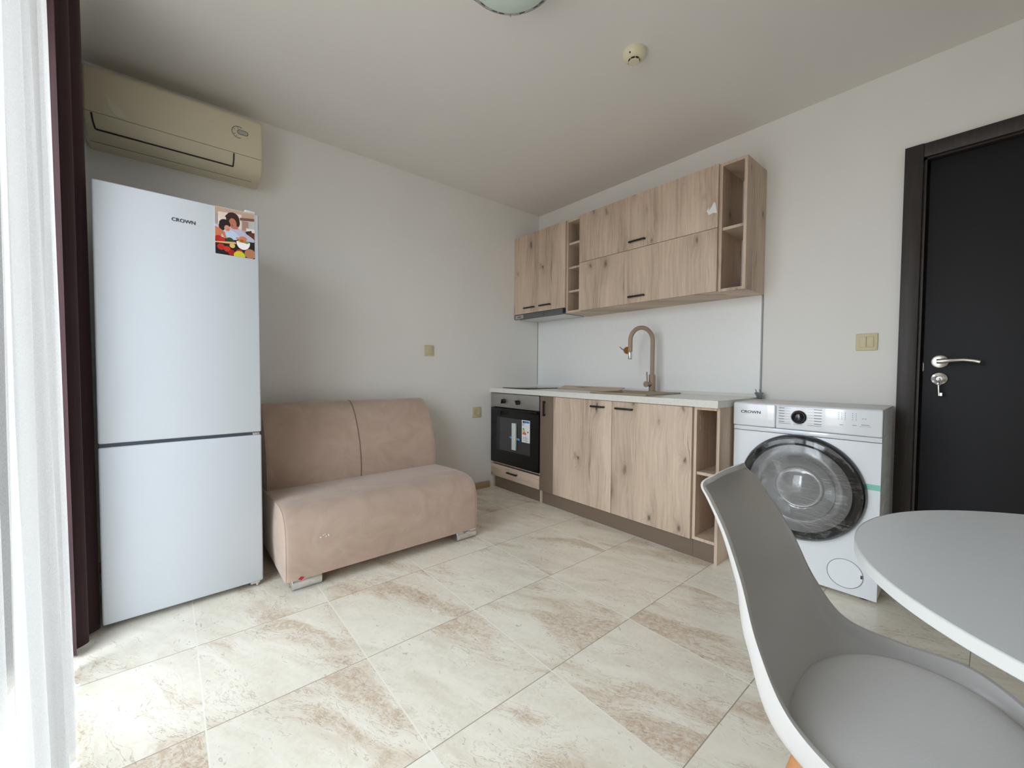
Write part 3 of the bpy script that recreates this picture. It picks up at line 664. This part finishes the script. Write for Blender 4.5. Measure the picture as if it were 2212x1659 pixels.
# door
dc = (-.002, -.302, .466); DRr = .254
wd = wobj('door_ring', MB().lathe([(.204, .034), (.210, .044), (.219, .049), (.238, .046), (.249, .034), (.2545, .014), (.2545, .0), (.195, .0), (.195, .020), (.204, .034)], dc, (-1, 0, 0), 96), BLACKGLASS, wmx, 'glossy black porthole ring')
wobj('door_glass', MB().lathe([(.209, .040), (.18, .046), (.154, .048), (.150, .046)], dc, (-1, 0, 0), 96), DOORGLASS, wd, smooth=60)
wobj('glass_bowl', MB().lathe([(.152, .046), (.149, .052), (.144, .046), (.132, .026), (.108, .006), (.101, .004), (.096, .009), (.090, .006), (.07, .017), (.045, .027), (.02, .032), (0, .033)], dc, (-1, 0, 0), 96), BOWL, wd, smooth=60)
fl = MB()
n_r = 14; rows = []
rnd = random.Random(4)
for i in range(n_r+1):
    r = .246*i/n_r
    rows.append([Vector((dc[0]-.055-(.004 if i < n_r-1 else -.004)-.004*noise.noise(Vector((sin(a)*r*14, cos(a)*r*30, 3))), dc[1]+cos(a)*r*1.0, dc[2]+sin(a)*r)) for a in [2*pi*k/72 for k in range(72)]])
fl.grid(rows, closed_v=True)
wobj('protective_film', fl, FILM, wd, 'crinkled clear packing film', smooth=60)
wobj('green_tape', MB().box(-.0028, -.0018, -.549, -.5975, .508, .533).box(-.004, .02, -.5968, -.5978, .508, .533), TEAL, wmx, 'strip of pale green packing tape')
fc = (-.002, -.486, .106)
wobj('filter_cover', MB().lathe([(0, .002), (.062, .002), (.064, .0)], fc, (-1, 0, 0), 64), WHITEW)
wobj('filter_cover_gap', MB().lathe([(.0645, .0006), (.0662, .0006)], fc, (-1, 0, 0), 64), INK, recalc=False)
wobj('filter_cover_slot', MB().box(-.0045, -.002, fc[1]-.055, fc[1]-.063, fc[2]-.004, fc[2]+.012, .001), INK)

# ------------------------------------------------------------------ fridge freezer
fa_ = math.atan2(.0178, .5385)
FW = .5388
fg = thing('fridge_freezer', 'tall white two-door fridge freezer beside the dark curtain', 'fridge', (-2.9462, -.6765, 0), fa_)
# local: x along the front, y = depth (towards the wall), z up ; front plane y=0
obj('body', MB().box(.004, FW-.004, .058, .60, .03, 1.722, .006), WHITE, fg, local=True)
up = obj('fridge_door', MB().box(0, FW, 0, .052, .7305, 1.7285, .007, 3), WHITE, fg, local=True)
lo = obj('freezer_door', MB().box(0, FW, 0, .052, .0265, .7165, .007, 3), WHITE, fg, local=True)
obj('door_gasket', MB().box(.012, FW-.012, .050, .060, .04, .712).box(.012, FW-.012, .050, .060, .735, 1.72).box(.004, FW-.004, .012, .058, .7175, .7295), GASKET, fg, local=True)
obj('hinge_cover', MB().box(FW-.055, FW-.012, .006, .09, 1.7290, 1.742, .005, 3), WHITEMATT, fg, local=True)
obj('hinge', MB().box(FW-.035, FW-.006, .006, .05, .7175, .7295, .002), CHROME, fg, local=True)
obj('hinge', MB().box(FW-.05, FW-.012, .012, .06, .014, .026, .002).cyl((FW-.022, .02, .004), (FW-.022, .02, .027), .006), CHROME, fg, local=True)
for x_ in (.05, FW-.05):
    for y_ in (.10, .55): obj('foot', MB().cyl((x_, y_, 0), (x_, y_, .032), .018), DARK, fg, local=True)
lg = text_mb('CROWN', .020, frame((.268, -.0010, 1.6335), (1, 0, 0), (0, 0, 1)), .00025, 1.0)
obj('brand_lettering', lg, INKD, up, local=True, recalc=False, smooth=False)
# printed promotional sheet on the fridge door
Mf = WM[fg.name]
ps = thing('promotional_sheet', 'colour photo sheet of two people cooking stuck on the fridge door', 'poster', tuple(Mf @ Vector((.447, -.001, 1.523))), fa_)
PW, PH = .147, .203
layers = []; pmats = {}; pm = []
def L(col, pts):
    if col not in pmats: pmats[col] = len(pm); pm.append(plain('print_colour_%d' % len(pm), srgb(*col), .35))
    layers.append((pmats[col], pts))
def ell(cx_, cy_, rx, ry, n=20, rot=0.0, a0=0, a1=360):
    out_ = []
    for k in range(n if a1-a0 == 360 else n+1):
        a = radians(a0+(a1-a0)*k/n); x, y = rx*cos(a), ry*sin(a); out_.append((cx_+x*cos(rot)-y*sin(rot), cy_+x*sin(rot)+y*cos(rot)))
    return out_
# coordinates in unit square (0,0)=bottom left
L((214, 190, 176), [(0, 0), (1, 0), (1, 1), (0, 1)])
L((190, 160, 142), [(0, .86), (1, .86), (1, 1), (0, 1)])
L((236, 222, 214), [(.08, .60), (.16, .58), (.30, .90), (.08, .90)])
L((226, 206, 196), [(.08, .90), (.66, .93), (.66, .60), (.16, .60)])
L((120, 84, 72), [(.62, .86), (1, .90), (1, .84), (.62, .80)])
L((170, 130, 118), [(.68, .80), (.84, .80), (.84, .60), (.68, .60)])
L((228, 220, 216), [(.78, .66), (1, .66), (1, .58), (.78, .58)])
L((40, 28, 28), [(.76, .58), (.92, .62), (.95, .48), (.80, .48)])
L((96, 52, 38), [(.84, .58), (1, .58), (1, .42), (.84, .42)])
L((30, 28, 32), [(0, 0), (1, 0), (1, .40), (0, .34)])
L((196, 194, 212), [(.0, .62), (.14, .64), (.22, .56), (.22, .34), (0, .50)])
L((188, 184, 208), [(.36, .60), (.54, .64), (.68, .58), (.98, .44), (.99, .37), (.78, .36), (.60, .40), (.40, .38)])
L((54, 34, 30), ell(.44, .80, .17, .14)); L((54, 34, 30), [(.24, .82), (.34, .92), (.36, .78)]); L((54, 34, 30), ell(.54, .74, .08, .11))
L((186, 112, 92), ell(.44, .70, .095, .115, rot=.2)); L((168, 92, 74), ell(.42, .655, .04, .02)); L((186, 112, 92), [(.42, .63), (.56, .66), (.58, .60), (.48, .58)])
L((190, 206, 232), [(.22, .54), (.36, .56), (.50, .52), (.60, .44), (.54, .36), (.40, .34), (.26, .40)])
L((36, 28, 28), ell(.24, .66, .14, .10)); L((36, 28, 28), ell(.17, .60, .08, .09))
L((206, 148, 128), ell(.30, .575, .075, .065, rot=-.2)); L((150, 80, 70), ell(.31, .545, .022, .008))
L((206, 118, 84), [(0, .58), (.12, .55), (.24, .48), (.28, .36), (.22, .38), (.16, .44), (.0, .44)])
L((196, 120, 82), [(0, .46), (.16, .46), (.14, .34), (0, .34)])
L((204, 126, 92), ell(.70, .41, .10, .05)); L((210, 140, 110), ell(.57, .40, .06, .025))
for cx_, cy_, r_, c_ in ((.08, .33, .09, (176, 36, 30)), (.18, .32, .07, (190, 40, 34)), (.36, .315, .10, (44, 66, 40)), (.14, .16, .095, (190, 42, 30)), (.29, .13, .085, (204, 52, 34)), (.40, .07, .085, (170, 30, 30)), (.60, .10, .09, (190, 54, 36)), (.42, .22, .07, (222, 190, 110)), (.88, .10, .15, (178, 122, 88)), (.60, .02, .15, (206, 200, 48))):
    L(c_, ell(cx_, cy_, r_, r_*.72))
L((222, 176, 130), [(0, .26), (.50, .31), (.52, .27), (.30, .25), (0, .235)])
L((244, 240, 240), ell(.70, .325, .175, .155, 20, 0, 180, 360)); L((244, 240, 240), ell(.70, .33, .175, .03))
for cx_, cy_, c_ in ((.62, .345, (176, 190, 70)), (.69, .35, (90, 130, 50)), (.75, .345, (196, 120, 60)), (.79, .34, (110, 150, 70)), (.66, .36, (190, 80, 60))): L(c_, ell(cx_, cy_, .05, .028))
pbm = MB()
for i, (mi, pts) in enumerate(layers):
    pbm.mi = mi; y_ = -.0012-.00002*i
    cl = [(min(max(a, 0), 1), min(max(b, 0), 1)) for a, b in pts]; c2 = []
    for p_ in cl:
        if not c2 or (abs(p_[0]-c2[-1][0])+abs(p_[1]-c2[-1][1])) > 1e-4: c2.append(p_)
    if len(c2) > 2:
        f = pbm.bm.faces.new([pbm.bm.verts.new((-PW/2+PW*a, y_+.001, PH*b)) for a, b in c2]); f.material_index = mi
# slope with the door top edge like a sheet set slightly low
obj('printed_sheet', MB().box(-PW/2-.001, PW/2+.001, -.0002, .0006, -.001, PH+.001), PAPER, ps, local=True)
obj('picture', pbm, pm, ps, local=True, recalc=False, smooth=False)

# ------------------------------------------------------------------ sofa
so = thing('sofa', 'small armless taupe velour sofa against the back wall beside the fridge', 'sofa', (-1.82, -.45, 0))
SXL, SXR = -2.352, -1.316
def catm(P, n=6):
    P = [Vector(p) for p in P]; Q = [P[0]*2-P[1]]+P+[P[-1]*2-P[-2]]; o2 = []
    for i in range(1, len(Q)-2):
        for t in [k/n for k in range(n)]:
            a, b, c_, d = Q[i-1:i+3]; o2.append(.5*((2*b)+(-a+c_)*t+(2*a-5*b+4*c_-d)*t*t+(-a+3*b-3*c_+d)*t**3))
    o2.append(P[-1]); return o2
def cushion(name, prof, xl, xr, bulge, edge, mats):
    """closed profile (y,z) swept in x with softly domed ends"""
    n = len(prof); cy_ = sum(p[0] for p in prof)/n; cz_ = sum(p[1] for p in prof)/n
    mb = MB(); st = [(0, .0, .962), (.003, .0, .982), (.008, .0, .992), (.018, 0, .998), (.06, 0, 1.0)]
    rows = []
    L_ = xr-xl
    for t, _, s_ in st: rows.append((xl+t, s_))
    for k in range(1, 12): rows.append((xl+.06+(L_-.12)*k/12, 1.0))
    for t, _, s_ in st[::-1]: rows.append((xr-t, s_))
    R_ = []
    for x, s_ in rows:
        ds = (1-s_)*.28
        r = []
        for i, (y, z) in enumerate(prof):
            vy, vz = y-cy_, z-cz_; l = sqrt(vy*vy+vz*vz)+1e-6
            r.append(Vector((x, y-vy/l*ds, z-vz/l*ds)))
        R_.append(r)
    mb.grid(R_, closed_v=True)
    # domed end caps
    for x, sgn, rr_ in ((xl, -1, R_[0]), (xr, 1, R_[-1])):
        prev = rr_; cc = sum(rr_, Vector())/n; rings = [rr_]
        for k in (.8, .55, .3, .08): rings.append([cc+(p-cc)*k+Vector((sgn*bulge*(1-k*k), 0, 0)) for p in rr_])
        mb.grid(rings, closed_v=True); 
        try: mb.bm.faces.new([mb.bm.verts.new(p) for p in rings[-1]])
        except ValueError: pass
    bmesh.ops.remove_doubles(mb.bm, verts=list(mb.bm.verts), dist=1e-5)
    return mb
seat = [(-.842, .062), (-.848, .10), (-.850, .20), (-.846, .27), (-.828, .325), (-.785, .362), (-.72, .378), (-.60, .380), (-.45, .372), (-.30, .362), (-.16, .355), (-.12, .33), (-.12, .062), (-.3, .058), (-.6, .058), (-.82, .058)]
back = [(-.345, .34), (-.352, .42), (-.345, .50), (-.325, .58), (-.292, .66), (-.248, .735), (-.200, .79), (-.155, .818), (-.118, .822), (-.085, .805), (-.068, .76), (-.062, .66), (-.058, .50), (-.055, .30), (-.055, .20), (-.20, .20), (-.33, .22)]
bko = obj('backrest', cushion('b', back, SXL+.012, SXR-.0, .006, 0, None), VELOUR, so, smooth=60)
sto = obj('seat', cushion('s', seat, SXL, SXR+.006, .010, 0, None), [VELOUR], so, smooth=60)
sm = MB(); sm.tube([(-1.835, y-.002, z) for y, z in [back[i] for i in range(0, 10)]], .0022, 6)
obj('seam', sm, plain('seam_thread', srgb(120, 100, 88), .8), bko)
def loop_in(prof, x, off):
    n = len(prof); cy_ = sum(p[0] for p in prof)/n; cz_ = sum(p[1] for p in prof)/n; o2 = []
    for y, z in prof:
        vy, vz = y-cy_, z-cz_; l = sqrt(vy*vy+vz*vz); o2.append((x, y-vy/l*off, z-vz/l*off))
    return o2
for x_ in (SXL+.003, SXR+.003): obj('piping', MB().tube(loop_in(seat, x_, .006), .003, 6, closed=True), VELOUR, sto)
for x_ in (SXL+.015, SXR-.003): obj('piping', MB().tube(loop_in(back, x_, .006), .003, 6, closed=True), VELOUR, bko)
for x0_, x1_, y_ in ((-2.318, -2.188, -.79), (-1.437, -1.299, -.80), (-2.318, -2.188, -.20), (-1.437, -1.305, -.20)):
    lgp = MB().prism([(y_-.012, 0), (y_-.020, .008), (y_-.022, .03), (y_-.018, .050), (y_-.010, .060), (y_+.045, .060), (y_+.045, 0)], 'x', x0_, x1_, .002)
    lg_ = obj('foot', lgp, CHROME, so, 'polished chrome bar foot')
pk = MB()
for y, z, r in ((-2.205, .2385, .003), (-2.193, .246, .0022), (-2.186, .249, .0022), (-2.181, .238, .0025), (-2.170, .240, .003), (-2.172, .246, .0016)):
    pk.disc((y, -.8525, z), r, (0, -1, 0), 8, r*1.3)
obj('paint_specks', pk, PAPER, sto, 'small white paint specks', recalc=False)
rd = MB(); rd.bm.faces.new([rd.bm.verts.new((-2.288+a, -.8475, .068+b)) for a, b in ((-.014, .0), (0, .010), (.014, .003), (.002, -.008))])
obj('red_mark', rd, RED, sto, recalc=False)

# ------------------------------------------------------------------ air conditioner
ac = thing('air_conditioner', 'yellowed wall-mounted air conditioner above the fridge', 'air conditioner', (-2.71, -.1, 2.06))
prof = [(0, 2.40), (-.12, 2.402), (-.170, 2.398), (-.192, 2.386), (-.200, 2.365), (-.202, 2.30), (-.202, 2.22), (-.198, 2.178), (-.188, 2.140), (-.165, 2.105), (-.135, 2.088), (-.10, 2.080), (0, 2.085)]
ab = MB().prism([(y, z) for y, z in prof], 'x', -3.012, -2.318, .010)
aco = obj('casing', ab, CREAMAC, ac, smooth=40)
gp = MB()
def path_on(x0_, x1_, y_, z_, r=.0016): gp.tube([(x0_, y_, z_), (x1_, y_, z_)], r, 6)
path_on(-2.975, -2.452, -.1735, 2.1150, .0035)
gp.tube([(-2.985, -.1995, 2.175), (-2.982, -.191, 2.145), (-2.975, -.1735, 2.115)], .003, 6)
gp.tube([(-2.450, -.1995, 2.175), (-2.450, -.191, 2.145), (-2.452, -.1735, 2.115)], .003, 6)
obj('flap_gap', gp, DARK, ac)
gp = MB(); path_on(-3.01, -2.322, -.1985, 2.180, .0013); path_on(-3.0, -2.36, -.110, 2.0815, .0014)
obj('panel_seam', gp, plain('seam_shadow_plastic', srgb(140, 134, 110), .6), ac)
ad = MB(); cc = (-2.428, 2.293)
ad.tube([(cc[0]+.030*cos(radians(a)), -.2025, cc[1]+.030*sin(radians(a))) for a in range(60, 300, 12)], .0013, 6)
for a in (100, 150, 215, 245): ad.tube([(cc[0]+.026*cos(radians(a)), -.2025, cc[1]+.026*sin(radians(a))), (cc[0]+.018*cos(radians(a)), -.2025, cc[1]+.018*sin(radians(a)))], .0010, 6)
el = [(-2.409+.022*(1 if abs(a) < 90 else -1)*.55+.012*cos(radians(a)), -.2025, 2.296+.0115*sin(radians(a))) for a in range(-180, 180, 15)]
ad.tube(el, .0012, 6, closed=True)
obj('display_ring', ad, INK, ac)
dp = MB(); dp.bm.faces.new([dp.bm.verts.new(Vector(p)) for p in el]); obj('display', dp, plain('display_grey', srgb(170, 172, 160), .3), ac, recalc=False)
# pale torn sticker mark
mk = MB(); mk.bm.faces.new([mk.bm.verts.new((a, -.2025, b)) for a, b in ((-2.935, 2.262), (-2.900, 2.246), (-2.860, 2.188), (-2.905, 2.186), (-2.925, 2.215))])
obj('sticker_mark', mk, plain('sticker_trace', srgb(214, 208, 184), .35), ac, 'paler patch where a sticker was', recalc=False)

# ------------------------------------------------------------------ switches and socket
def plate(t, c, ax, w_, h_, d=.009):
    if ax == 'y': return MB().box(c[0]-w_/2, c[0]+w_/2, -d, 0, c[2]-h_/2, c[2]+h_/2, .003, 3)
    return MB().box(-d, 0, c[1]-w_/2, c[1]+w_/2, c[2]-h_/2, c[2]+h_/2, .003, 3)
s1 = thing('light_switch', 'single cream light switch on the wall above the sofa', 'light switch', (-1.178, 0, 1.176))
obj('plate', plate(0, (-1.178, 0, 1.176), 'y', .080, .082), CREAM, s1)
obj('rocker', MB().box(-1.178-.026, -1.178+.026, -.013, -.0085, 1.176-.028, 1.176+.028, .002), CREAM, s1)
s2 = thing('light_switch', 'double cream light switch on the wall beside the black door', 'light switch', (0, -2.430, 1.18))
obj('plate', plate(0, (0, -2.430, 1.180), 'x', .086, .086), CREAM, s2)
for a in (-1, 1): obj('rocker', MB().box(-.013, -.0085, -2.430+a*.0145-.0138, -2.430+a*.0145+.0138, 1.180-.027, 1.180+.027, .002), CREAM, s2)
s3 = thing('power_socket', 'cream power socket on the wall between the sofa and the oven', 'socket', (-.725, 0, .666))
obj('plate', plate(0, (-.725, 0, .666), 'y', .086, .088), CREAM, s3)
obj('socket_well', MB().lathe([(.027, .0), (.026, .004), (.023, .003), (.0205, -.004), (0, -.004)], (-.725, -.0095, .666), (0, -1, 0), 36), plain('yellowed_socket', srgb(196, 184, 140), .4), s3)
obj('contacts', MB().disc((-.7345, -.0060, .666), .0027, (0, -1, 0), 12).disc((-.7155, -.0060, .666), .0027, (0, -1, 0), 12), DARK, s3, recalc=False)

# ------------------------------------------------------------------ ceiling fixtures
sd = thing('smoke_detector', 'round cream smoke detector on the ceiling above the kitchen', 'smoke detector', (-1.062, -1.737, ZC))
c0 = (-1.068, -1.742, ZC)
obj('housing', MB().lathe([(.054, 0), (.054, -.010), (.051, -.020), (.044, -.028), (.032, -.034), (.028, -.036), (.0, -.036)], c0, (0, 0, 1), 48), plain('cream_detector', srgb(226, 218, 190), .4), sd)
obj('sensor_slots', MB().lathe([(.0265, -.036), (.0265, -.042), (.0, -.042)], c0, (0, 0, 1), 32), DARK, sd)
cap = MB().lathe([(0, -.047), (.022, -.047), (.024, -.045), (.024, -.042), (0, -.042)], c0, (0, 0, 1), 32)
for k in range(8):
    a = pi*2*k/8; cap.tube([(c0[0]+cos(a)*.0275, c0[1]+sin(a)*.0275, ZC-.036), (c0[0]+cos(a)*.0255, c0[1]+sin(a)*.0255, ZC-.046)], .0016, 6)
obj('sensor_cap', cap, plain('cream_cap', srgb(222, 214, 190), .4), sd)
obj('indicator_light', MB().lathe([(0, -.0285), (.003, -.0285), (.003, -.020)], (c0[0]-.045, c0[1]-.008, ZC), (0, 0, 1), 12), DARK, sd)
lp = thing('ceiling_light', 'round frosted glass ceiling light with scroll ornaments round its rim', 'ceiling light', (-1.794, -1.72, ZC))
lc = (-1.794, -1.720, ZC)
obj('mount', MB().lathe([(.13, 0), (.13, -.03), (0, -.03)], lc, (0, 0, 1), 48), WHITEMATT, lp)
lgm = NT('etched_rim_glass'); lgm.set(col=(.42, .44, .43, 1), rough=.15, trans=.3)
obj('glass_rim', MB().lathe([(.150, -.085), (.172, -.074), (.181, -.064), (.1835, -.058), (.181, -.055), (.165, -.060), (.148, -.075)], lc, (0, 0, 1), 96), lgm.m, lp, 'clear etched glass rim')
obj('glass_dish', MB().lathe([(.150, -.0848), (.13, -.094), (.09, -.103), (.045, -.108), (0, -.1095)], lc, (0, 0, 1), 96), LAMPGLASS, lp, smooth=60)
def rimp(r, a): 
    z = -.0870+(r-.148)*(.022/.033); return Vector((lc[0]+cos(a)*r, lc[1]+sin(a)*r, ZC+z-.0012))
for k in range(36):
    a = 2*pi*k/36+.05; og = MB()
    if k % 6 in (0, 1):
        for rr_ in (.0105, .0055): og.tube([rimp(.164+rr_*cos(t), a+rr_*sin(t)/.164) for t in [2*pi*j/14 for j in range(14)]], .0010, 5, closed=True)
    elif k % 6 == 3: og.tube([rimp(.155+.004*sin(t*3), a-.07+.14*t/6) for t in range(7)], .0014, 5)
    elif k % 6 == 4: og.tube([rimp(.176+.003*cos(t*2), a-.09+.16*t/8) for t in range(9)], .0012, 5)
    if len(og.bm.verts): obj('scroll_ornament', og, INK, lp)
for k in range(3):
    a = radians(50+120*k)
    obj('clip', MB().tube([Vector((lc[0]+cos(a)*r, lc[1]+sin(a)*r, ZC+z)) for r, z in ((.14, -.03), (.178, -.045), (.189, -.058), (.184, -.068), (.176, -.073))], .003, 8), CHROME, lp)

# ------------------------------------------------------------------ curtains
tag(obj('curtain_rail', MB().box(-3.085, -3.02, -.55, -2.9, ZC-.022, ZC, .003), WHITEMATT), 'white ceiling rail carrying the curtains at the window', 'curtain rail')
def sheet(name, yA, yB, n_f, xfun, mat, z0, z1, nz=26, ny=300, extra=None):
    mb = MB(); rows = []
    for i in range(nz+1):
        z = z0+(z1-z0)*i/nz; rows.append([Vector(xfun(j/ny, z)) for j in range(ny+1)])
    mb.grid(rows); return mb
def lerp_tab(v, tab):
    if v <= tab[0][0]: return tab[0][1]
    for (a, b), (c_, d) in zip(tab, tab[1:]):
        if v <= c_: return b+(d-b)*(v-a)/(c_-a)
    return tab[-1][1]
def dark_x(t, z):
    h = z/ZC; y = -.835+.60*t; n = 6.6
    ph = 2*pi*n*t+.22*sin(z*1.7+4*t)
    cr = lerp_tab(y, [(-.84, -3.010), (-.745, -2.988), (-.66, -2.966), (-.5, -2.982), (-.35, -2.998), (-.2, -3.01)])
    amp = .034+.006*sin(9*t)+.006*(1-h)
    x = cr+.012*(1-h)-amp*(1-cos(ph)); y2 = y+.016*sin(ph+.9+.3*sin(2*z))
    if z > 2.28: z = z-.085*abs(sin(ph/2))**1.5*(z-2.28)/.19
    return (x, y2, z)
dc_ = obj('dark_curtain', sheet('d', 0, 0, 7, dark_x, BURG, .012, ZC-.024, 30, 420), BURG, smooth=80, recalc=False)
tag(dc_, 'burgundy blackout curtain bunched beside the fridge', 'curtain')
def sheer_x(t, z):
    h = z/ZC; y = -.885-1.08*t
    E_ = -3.018+.141*min(.48, -(y+.9))+.022*(1-h)
    s_ = min(1, max(0, t/.18)); s_ = s_*s_*(3-2*s_)
    ph = 2*pi*(y+.885)/(.105+.03*sin(t*7))+.35*sin(z*1.3+y*5)*s_
    a_ = (.012+.011*(1-h))*(.35+.65*s_)
    x = E_-.006*s_-a_*(1-cos(ph))-.004*s_*sin(ph*2.3+z*2)
    return (x, y+.018*sin(ph+1)*s_, z)
sh = obj('sheer_curtain', sheet('s', 0, 0, 5, sheer_x, SHEER, .010, ZC-.024, 30, 260), SHEER, smooth=80, recalc=False)
tag(sh, 'white sheer floor-length curtain hanging in front of the window', 'curtain')
hm = MB()
rows = [[Vector(sheer_x(j/260, z))+Vector((.0012, 0, 0)) for j in range(261)] for z in (.0095, .020)]
hm.grid(rows)
rows = [[Vector(sheer_x(t, .01+2.45*i/40))+Vector((.0012, 0, 0)) for i in range(41)] for t in (0, .006)]
hm.grid(rows)
obj('hem', hm, HEM, sh, smooth=80, recalc=False)

# ------------------------------------------------------------------ round table
tb = thing('round_table', 'round white table with the grey chair tucked under it', 'table', (-1.776, -3.109, 0))
tcx, tcy, tz, tr = -1.776, -3.109, .740, .400
obj('tabletop', MB().lathe([(0, 0), (tr-.002, 0), (tr, -.002), (tr, -.0005)], (tcx, tcy, tz), (0, 0, 1), 160).lathe([(0, -.018), (tr-.001, -.018)], (tcx, tcy, tz), (0, 0, 1), 160), TABLEM, tb)
obj('edge_band', MB().lathe([(tr-.0015, .0), (tr+.0004, -.0015), (tr+.0004, -.0165), (tr-.0015, -.0182)], (tcx, tcy, tz), (0, 0, 1), 160), TEDGE, tb, 'thick white edge band')
obj('pedestal', MB().lathe([(0, 0), (.10, 0), (.10, -.006), (.034, -.010), (.030, -.02), (.030, -.69), (.05, -.712), (.20, -.728), (.21, -.7399), (0, -.7399)], (tcx, tcy, tz-.018+.018-.0185), (0, 0, 1), 48) if False else MB().lathe([(.10, -.0185), (.10, -.026), (.034, -.030), (.030, -.04), (.030, -.69), (.05, -.712), (.20, -.728), (.21, -.7395)], (tcx, tcy, tz), (0, 0, 1), 48), WHITEMATT, tb)

# ------------------------------------------------------------------ chair
chx, chy, cha = -1.83524, -2.76973, radians(-89.175)
ch = thing('dining_chair', 'pale grey shell chair with padded seat and wooden legs tucked at the round table', 'chair', (chx, chy, 0), cha)
K = [(-.242, .0, .825), (-.251, .046, .821), (-.260, .084, .811), (-.266, .108, .801), (-.247, .120, .780), (-.216, .129, .731), (-.180, .148, .659), (-.147, .168, .574), (-.096, .190, .500), (-.013, .222, .475), (.083, .235, .470), (.159, .195, .446), (.210, .104, .435), (.226, .0, .432)]
KK = catm([(K[1][0], -K[1][1], K[1][2])]+K+[(K[-2][0], -K[-2][1], K[-2][2])], 8)[8:-8]
KK[0].y = 0; KK[-1].y = 0
nk = len(KK)
def depth(s):   # 0..1 along the profile
    t = s*13
    pts_ = [(0, .0), (1, .004), (2, .010), (3, .016), (4, .020), (5, .025), (6, .032), (7, .046), (8, .074), (9, .088), (10, .080), (11, .056), (12, .024), (13, 0)]
    for (a, b), (c_, d) in zip(pts_, pts_[1:]):
        if a <= t <= c_:
            f = (t-a)/(c_-a); f = f*f*(3-2*f); return b+(d-b)*f
    return 0
rows = []; NT_ = 28
for i, p in enumerate(KK):
    a = KK[max(i-1, 0)]; b = KK[min(i+1, nk-1)]; tx_, tz_ = b.x-a.x, b.z-a.z
    # smooth overall tangent: ignore lip
    s = i/(nk-1)
    al = radians(-78) if s < .48 else radians(-78+78*min(1, (s-.48)/.18)); nx, nz_ = sin(al), -cos(al)
    D = depth(s); r = []
    for j in range(NT_+1):
        ph_ = -pi/2+pi*j/NT_; lw = min(1, max(0, (s-.48)/.14))*min(1, max(0, (1.0-s)/.16))
        q_ = max(0.0, cos(ph_))**(1.0-.35*lw); be = .16*lw*min(1, max(0, (1-s)/.4))
        r.append(Vector((p.x+nx*D*q_, p.y*sin(ph_)*(1+be*cos(ph_)), p.z+nz_*D*q_)))
    rows.append(r)
shm = MB().grid(rows); bmesh.ops.remove_doubles(shm.bm, verts=list(shm.bm.verts), dist=2e-4)
shl = obj('shell', shm, SHELLM, ch, local=True, smooth=70)
so_ = shl.modifiers.new('solid', 'SOLIDIFY'); so_.thickness = .009; so_.offset = 0; bv = shl.modifiers.new('soft_rim', 'BEVEL'); bv.width = .004; bv.segments = 3; bv.limit_method = 'ANGLE'; bv.angle_limit = radians(50)
# seat pad
cu = MB(); crow = []
def padp(r, a):
    x, y = cos(a), sin(a); ex = 2.5; l = (abs(x)**ex+abs(y)**ex)**(-1/ex); X = x*l; Y = y*l
    fx_ = .178 if X > 0 else .160
    px_, py_ = .022+fx_*X*r, (.210-.030*max(0, X)**2-.040*max(0, -X)**2)*Y*r
    return px_, py_
for r, z in ((0, .4500), (.3, .4500), (.6, .450), (.8, .4490), (.9, .4465), (.96, .441), (1.0, .430), (1.0, .415), (.9, .400)):
    ring = []
    for k in range(72):
        a = 2*pi*k/72; px_, py_ = padp(max(r, .001), a)
        zz_ = z-.020*max(0, (px_-.06)/.14)**2-.006*0+.012*(abs(py_)/.2)**2*(1 if r < .97 else 0)-.010*max(0, (-.06-px_)/.08)*0
        ring.append(Vector((px_, py_, zz_)))
    crow.append(ring)
cu.grid(crow, closed_v=True); obj('seat_pad', cu, CUSH, ch, 'grey leatherette seat pad', local=True, smooth=70)
for sx_, sy_ in ((-1, -1), (-1, 1), (1, -1), (1, 1)):
    a_, b2 = Vector((.02+sx_*.105, sy_*.115, .400)), Vector((.02+sx_*.205, sy_*.205, .0))
    obj('leg', MB().tube([a_, a_.lerp(b2, .25), a_.lerp(b2, .7), b2], [.021, .021, .015, .011], 20), BEECH, ch, 'round tapered beech leg', local=True)
cr2 = MB()
cr2.box(-.0, .0, 0, 0, 0, 0) if False else None
for sgn in (-1, 1):
    t = MB().box(-.16, .16, -.011, .011, .345, .395, .004); t.bm.transform(Matrix.Translation((.02, 0, 0)) @ Matrix.Rotation(sgn*radians(47.5), 4, 'Z'))
    me = bpy.data.meshes.new('t'); t.bm.to_mesh(me); t.bm.free(); cr2.bm.from_mesh(me)
cr2.cyl((.02, 0, .385), (.02, 0, .402), .13, 32)
obj('cross_brace', cr2, wood('dark_beech', 'x', (.36, .16, .06), (.25, .10, .035)), ch, 'darker wooden cross brace', local=True)
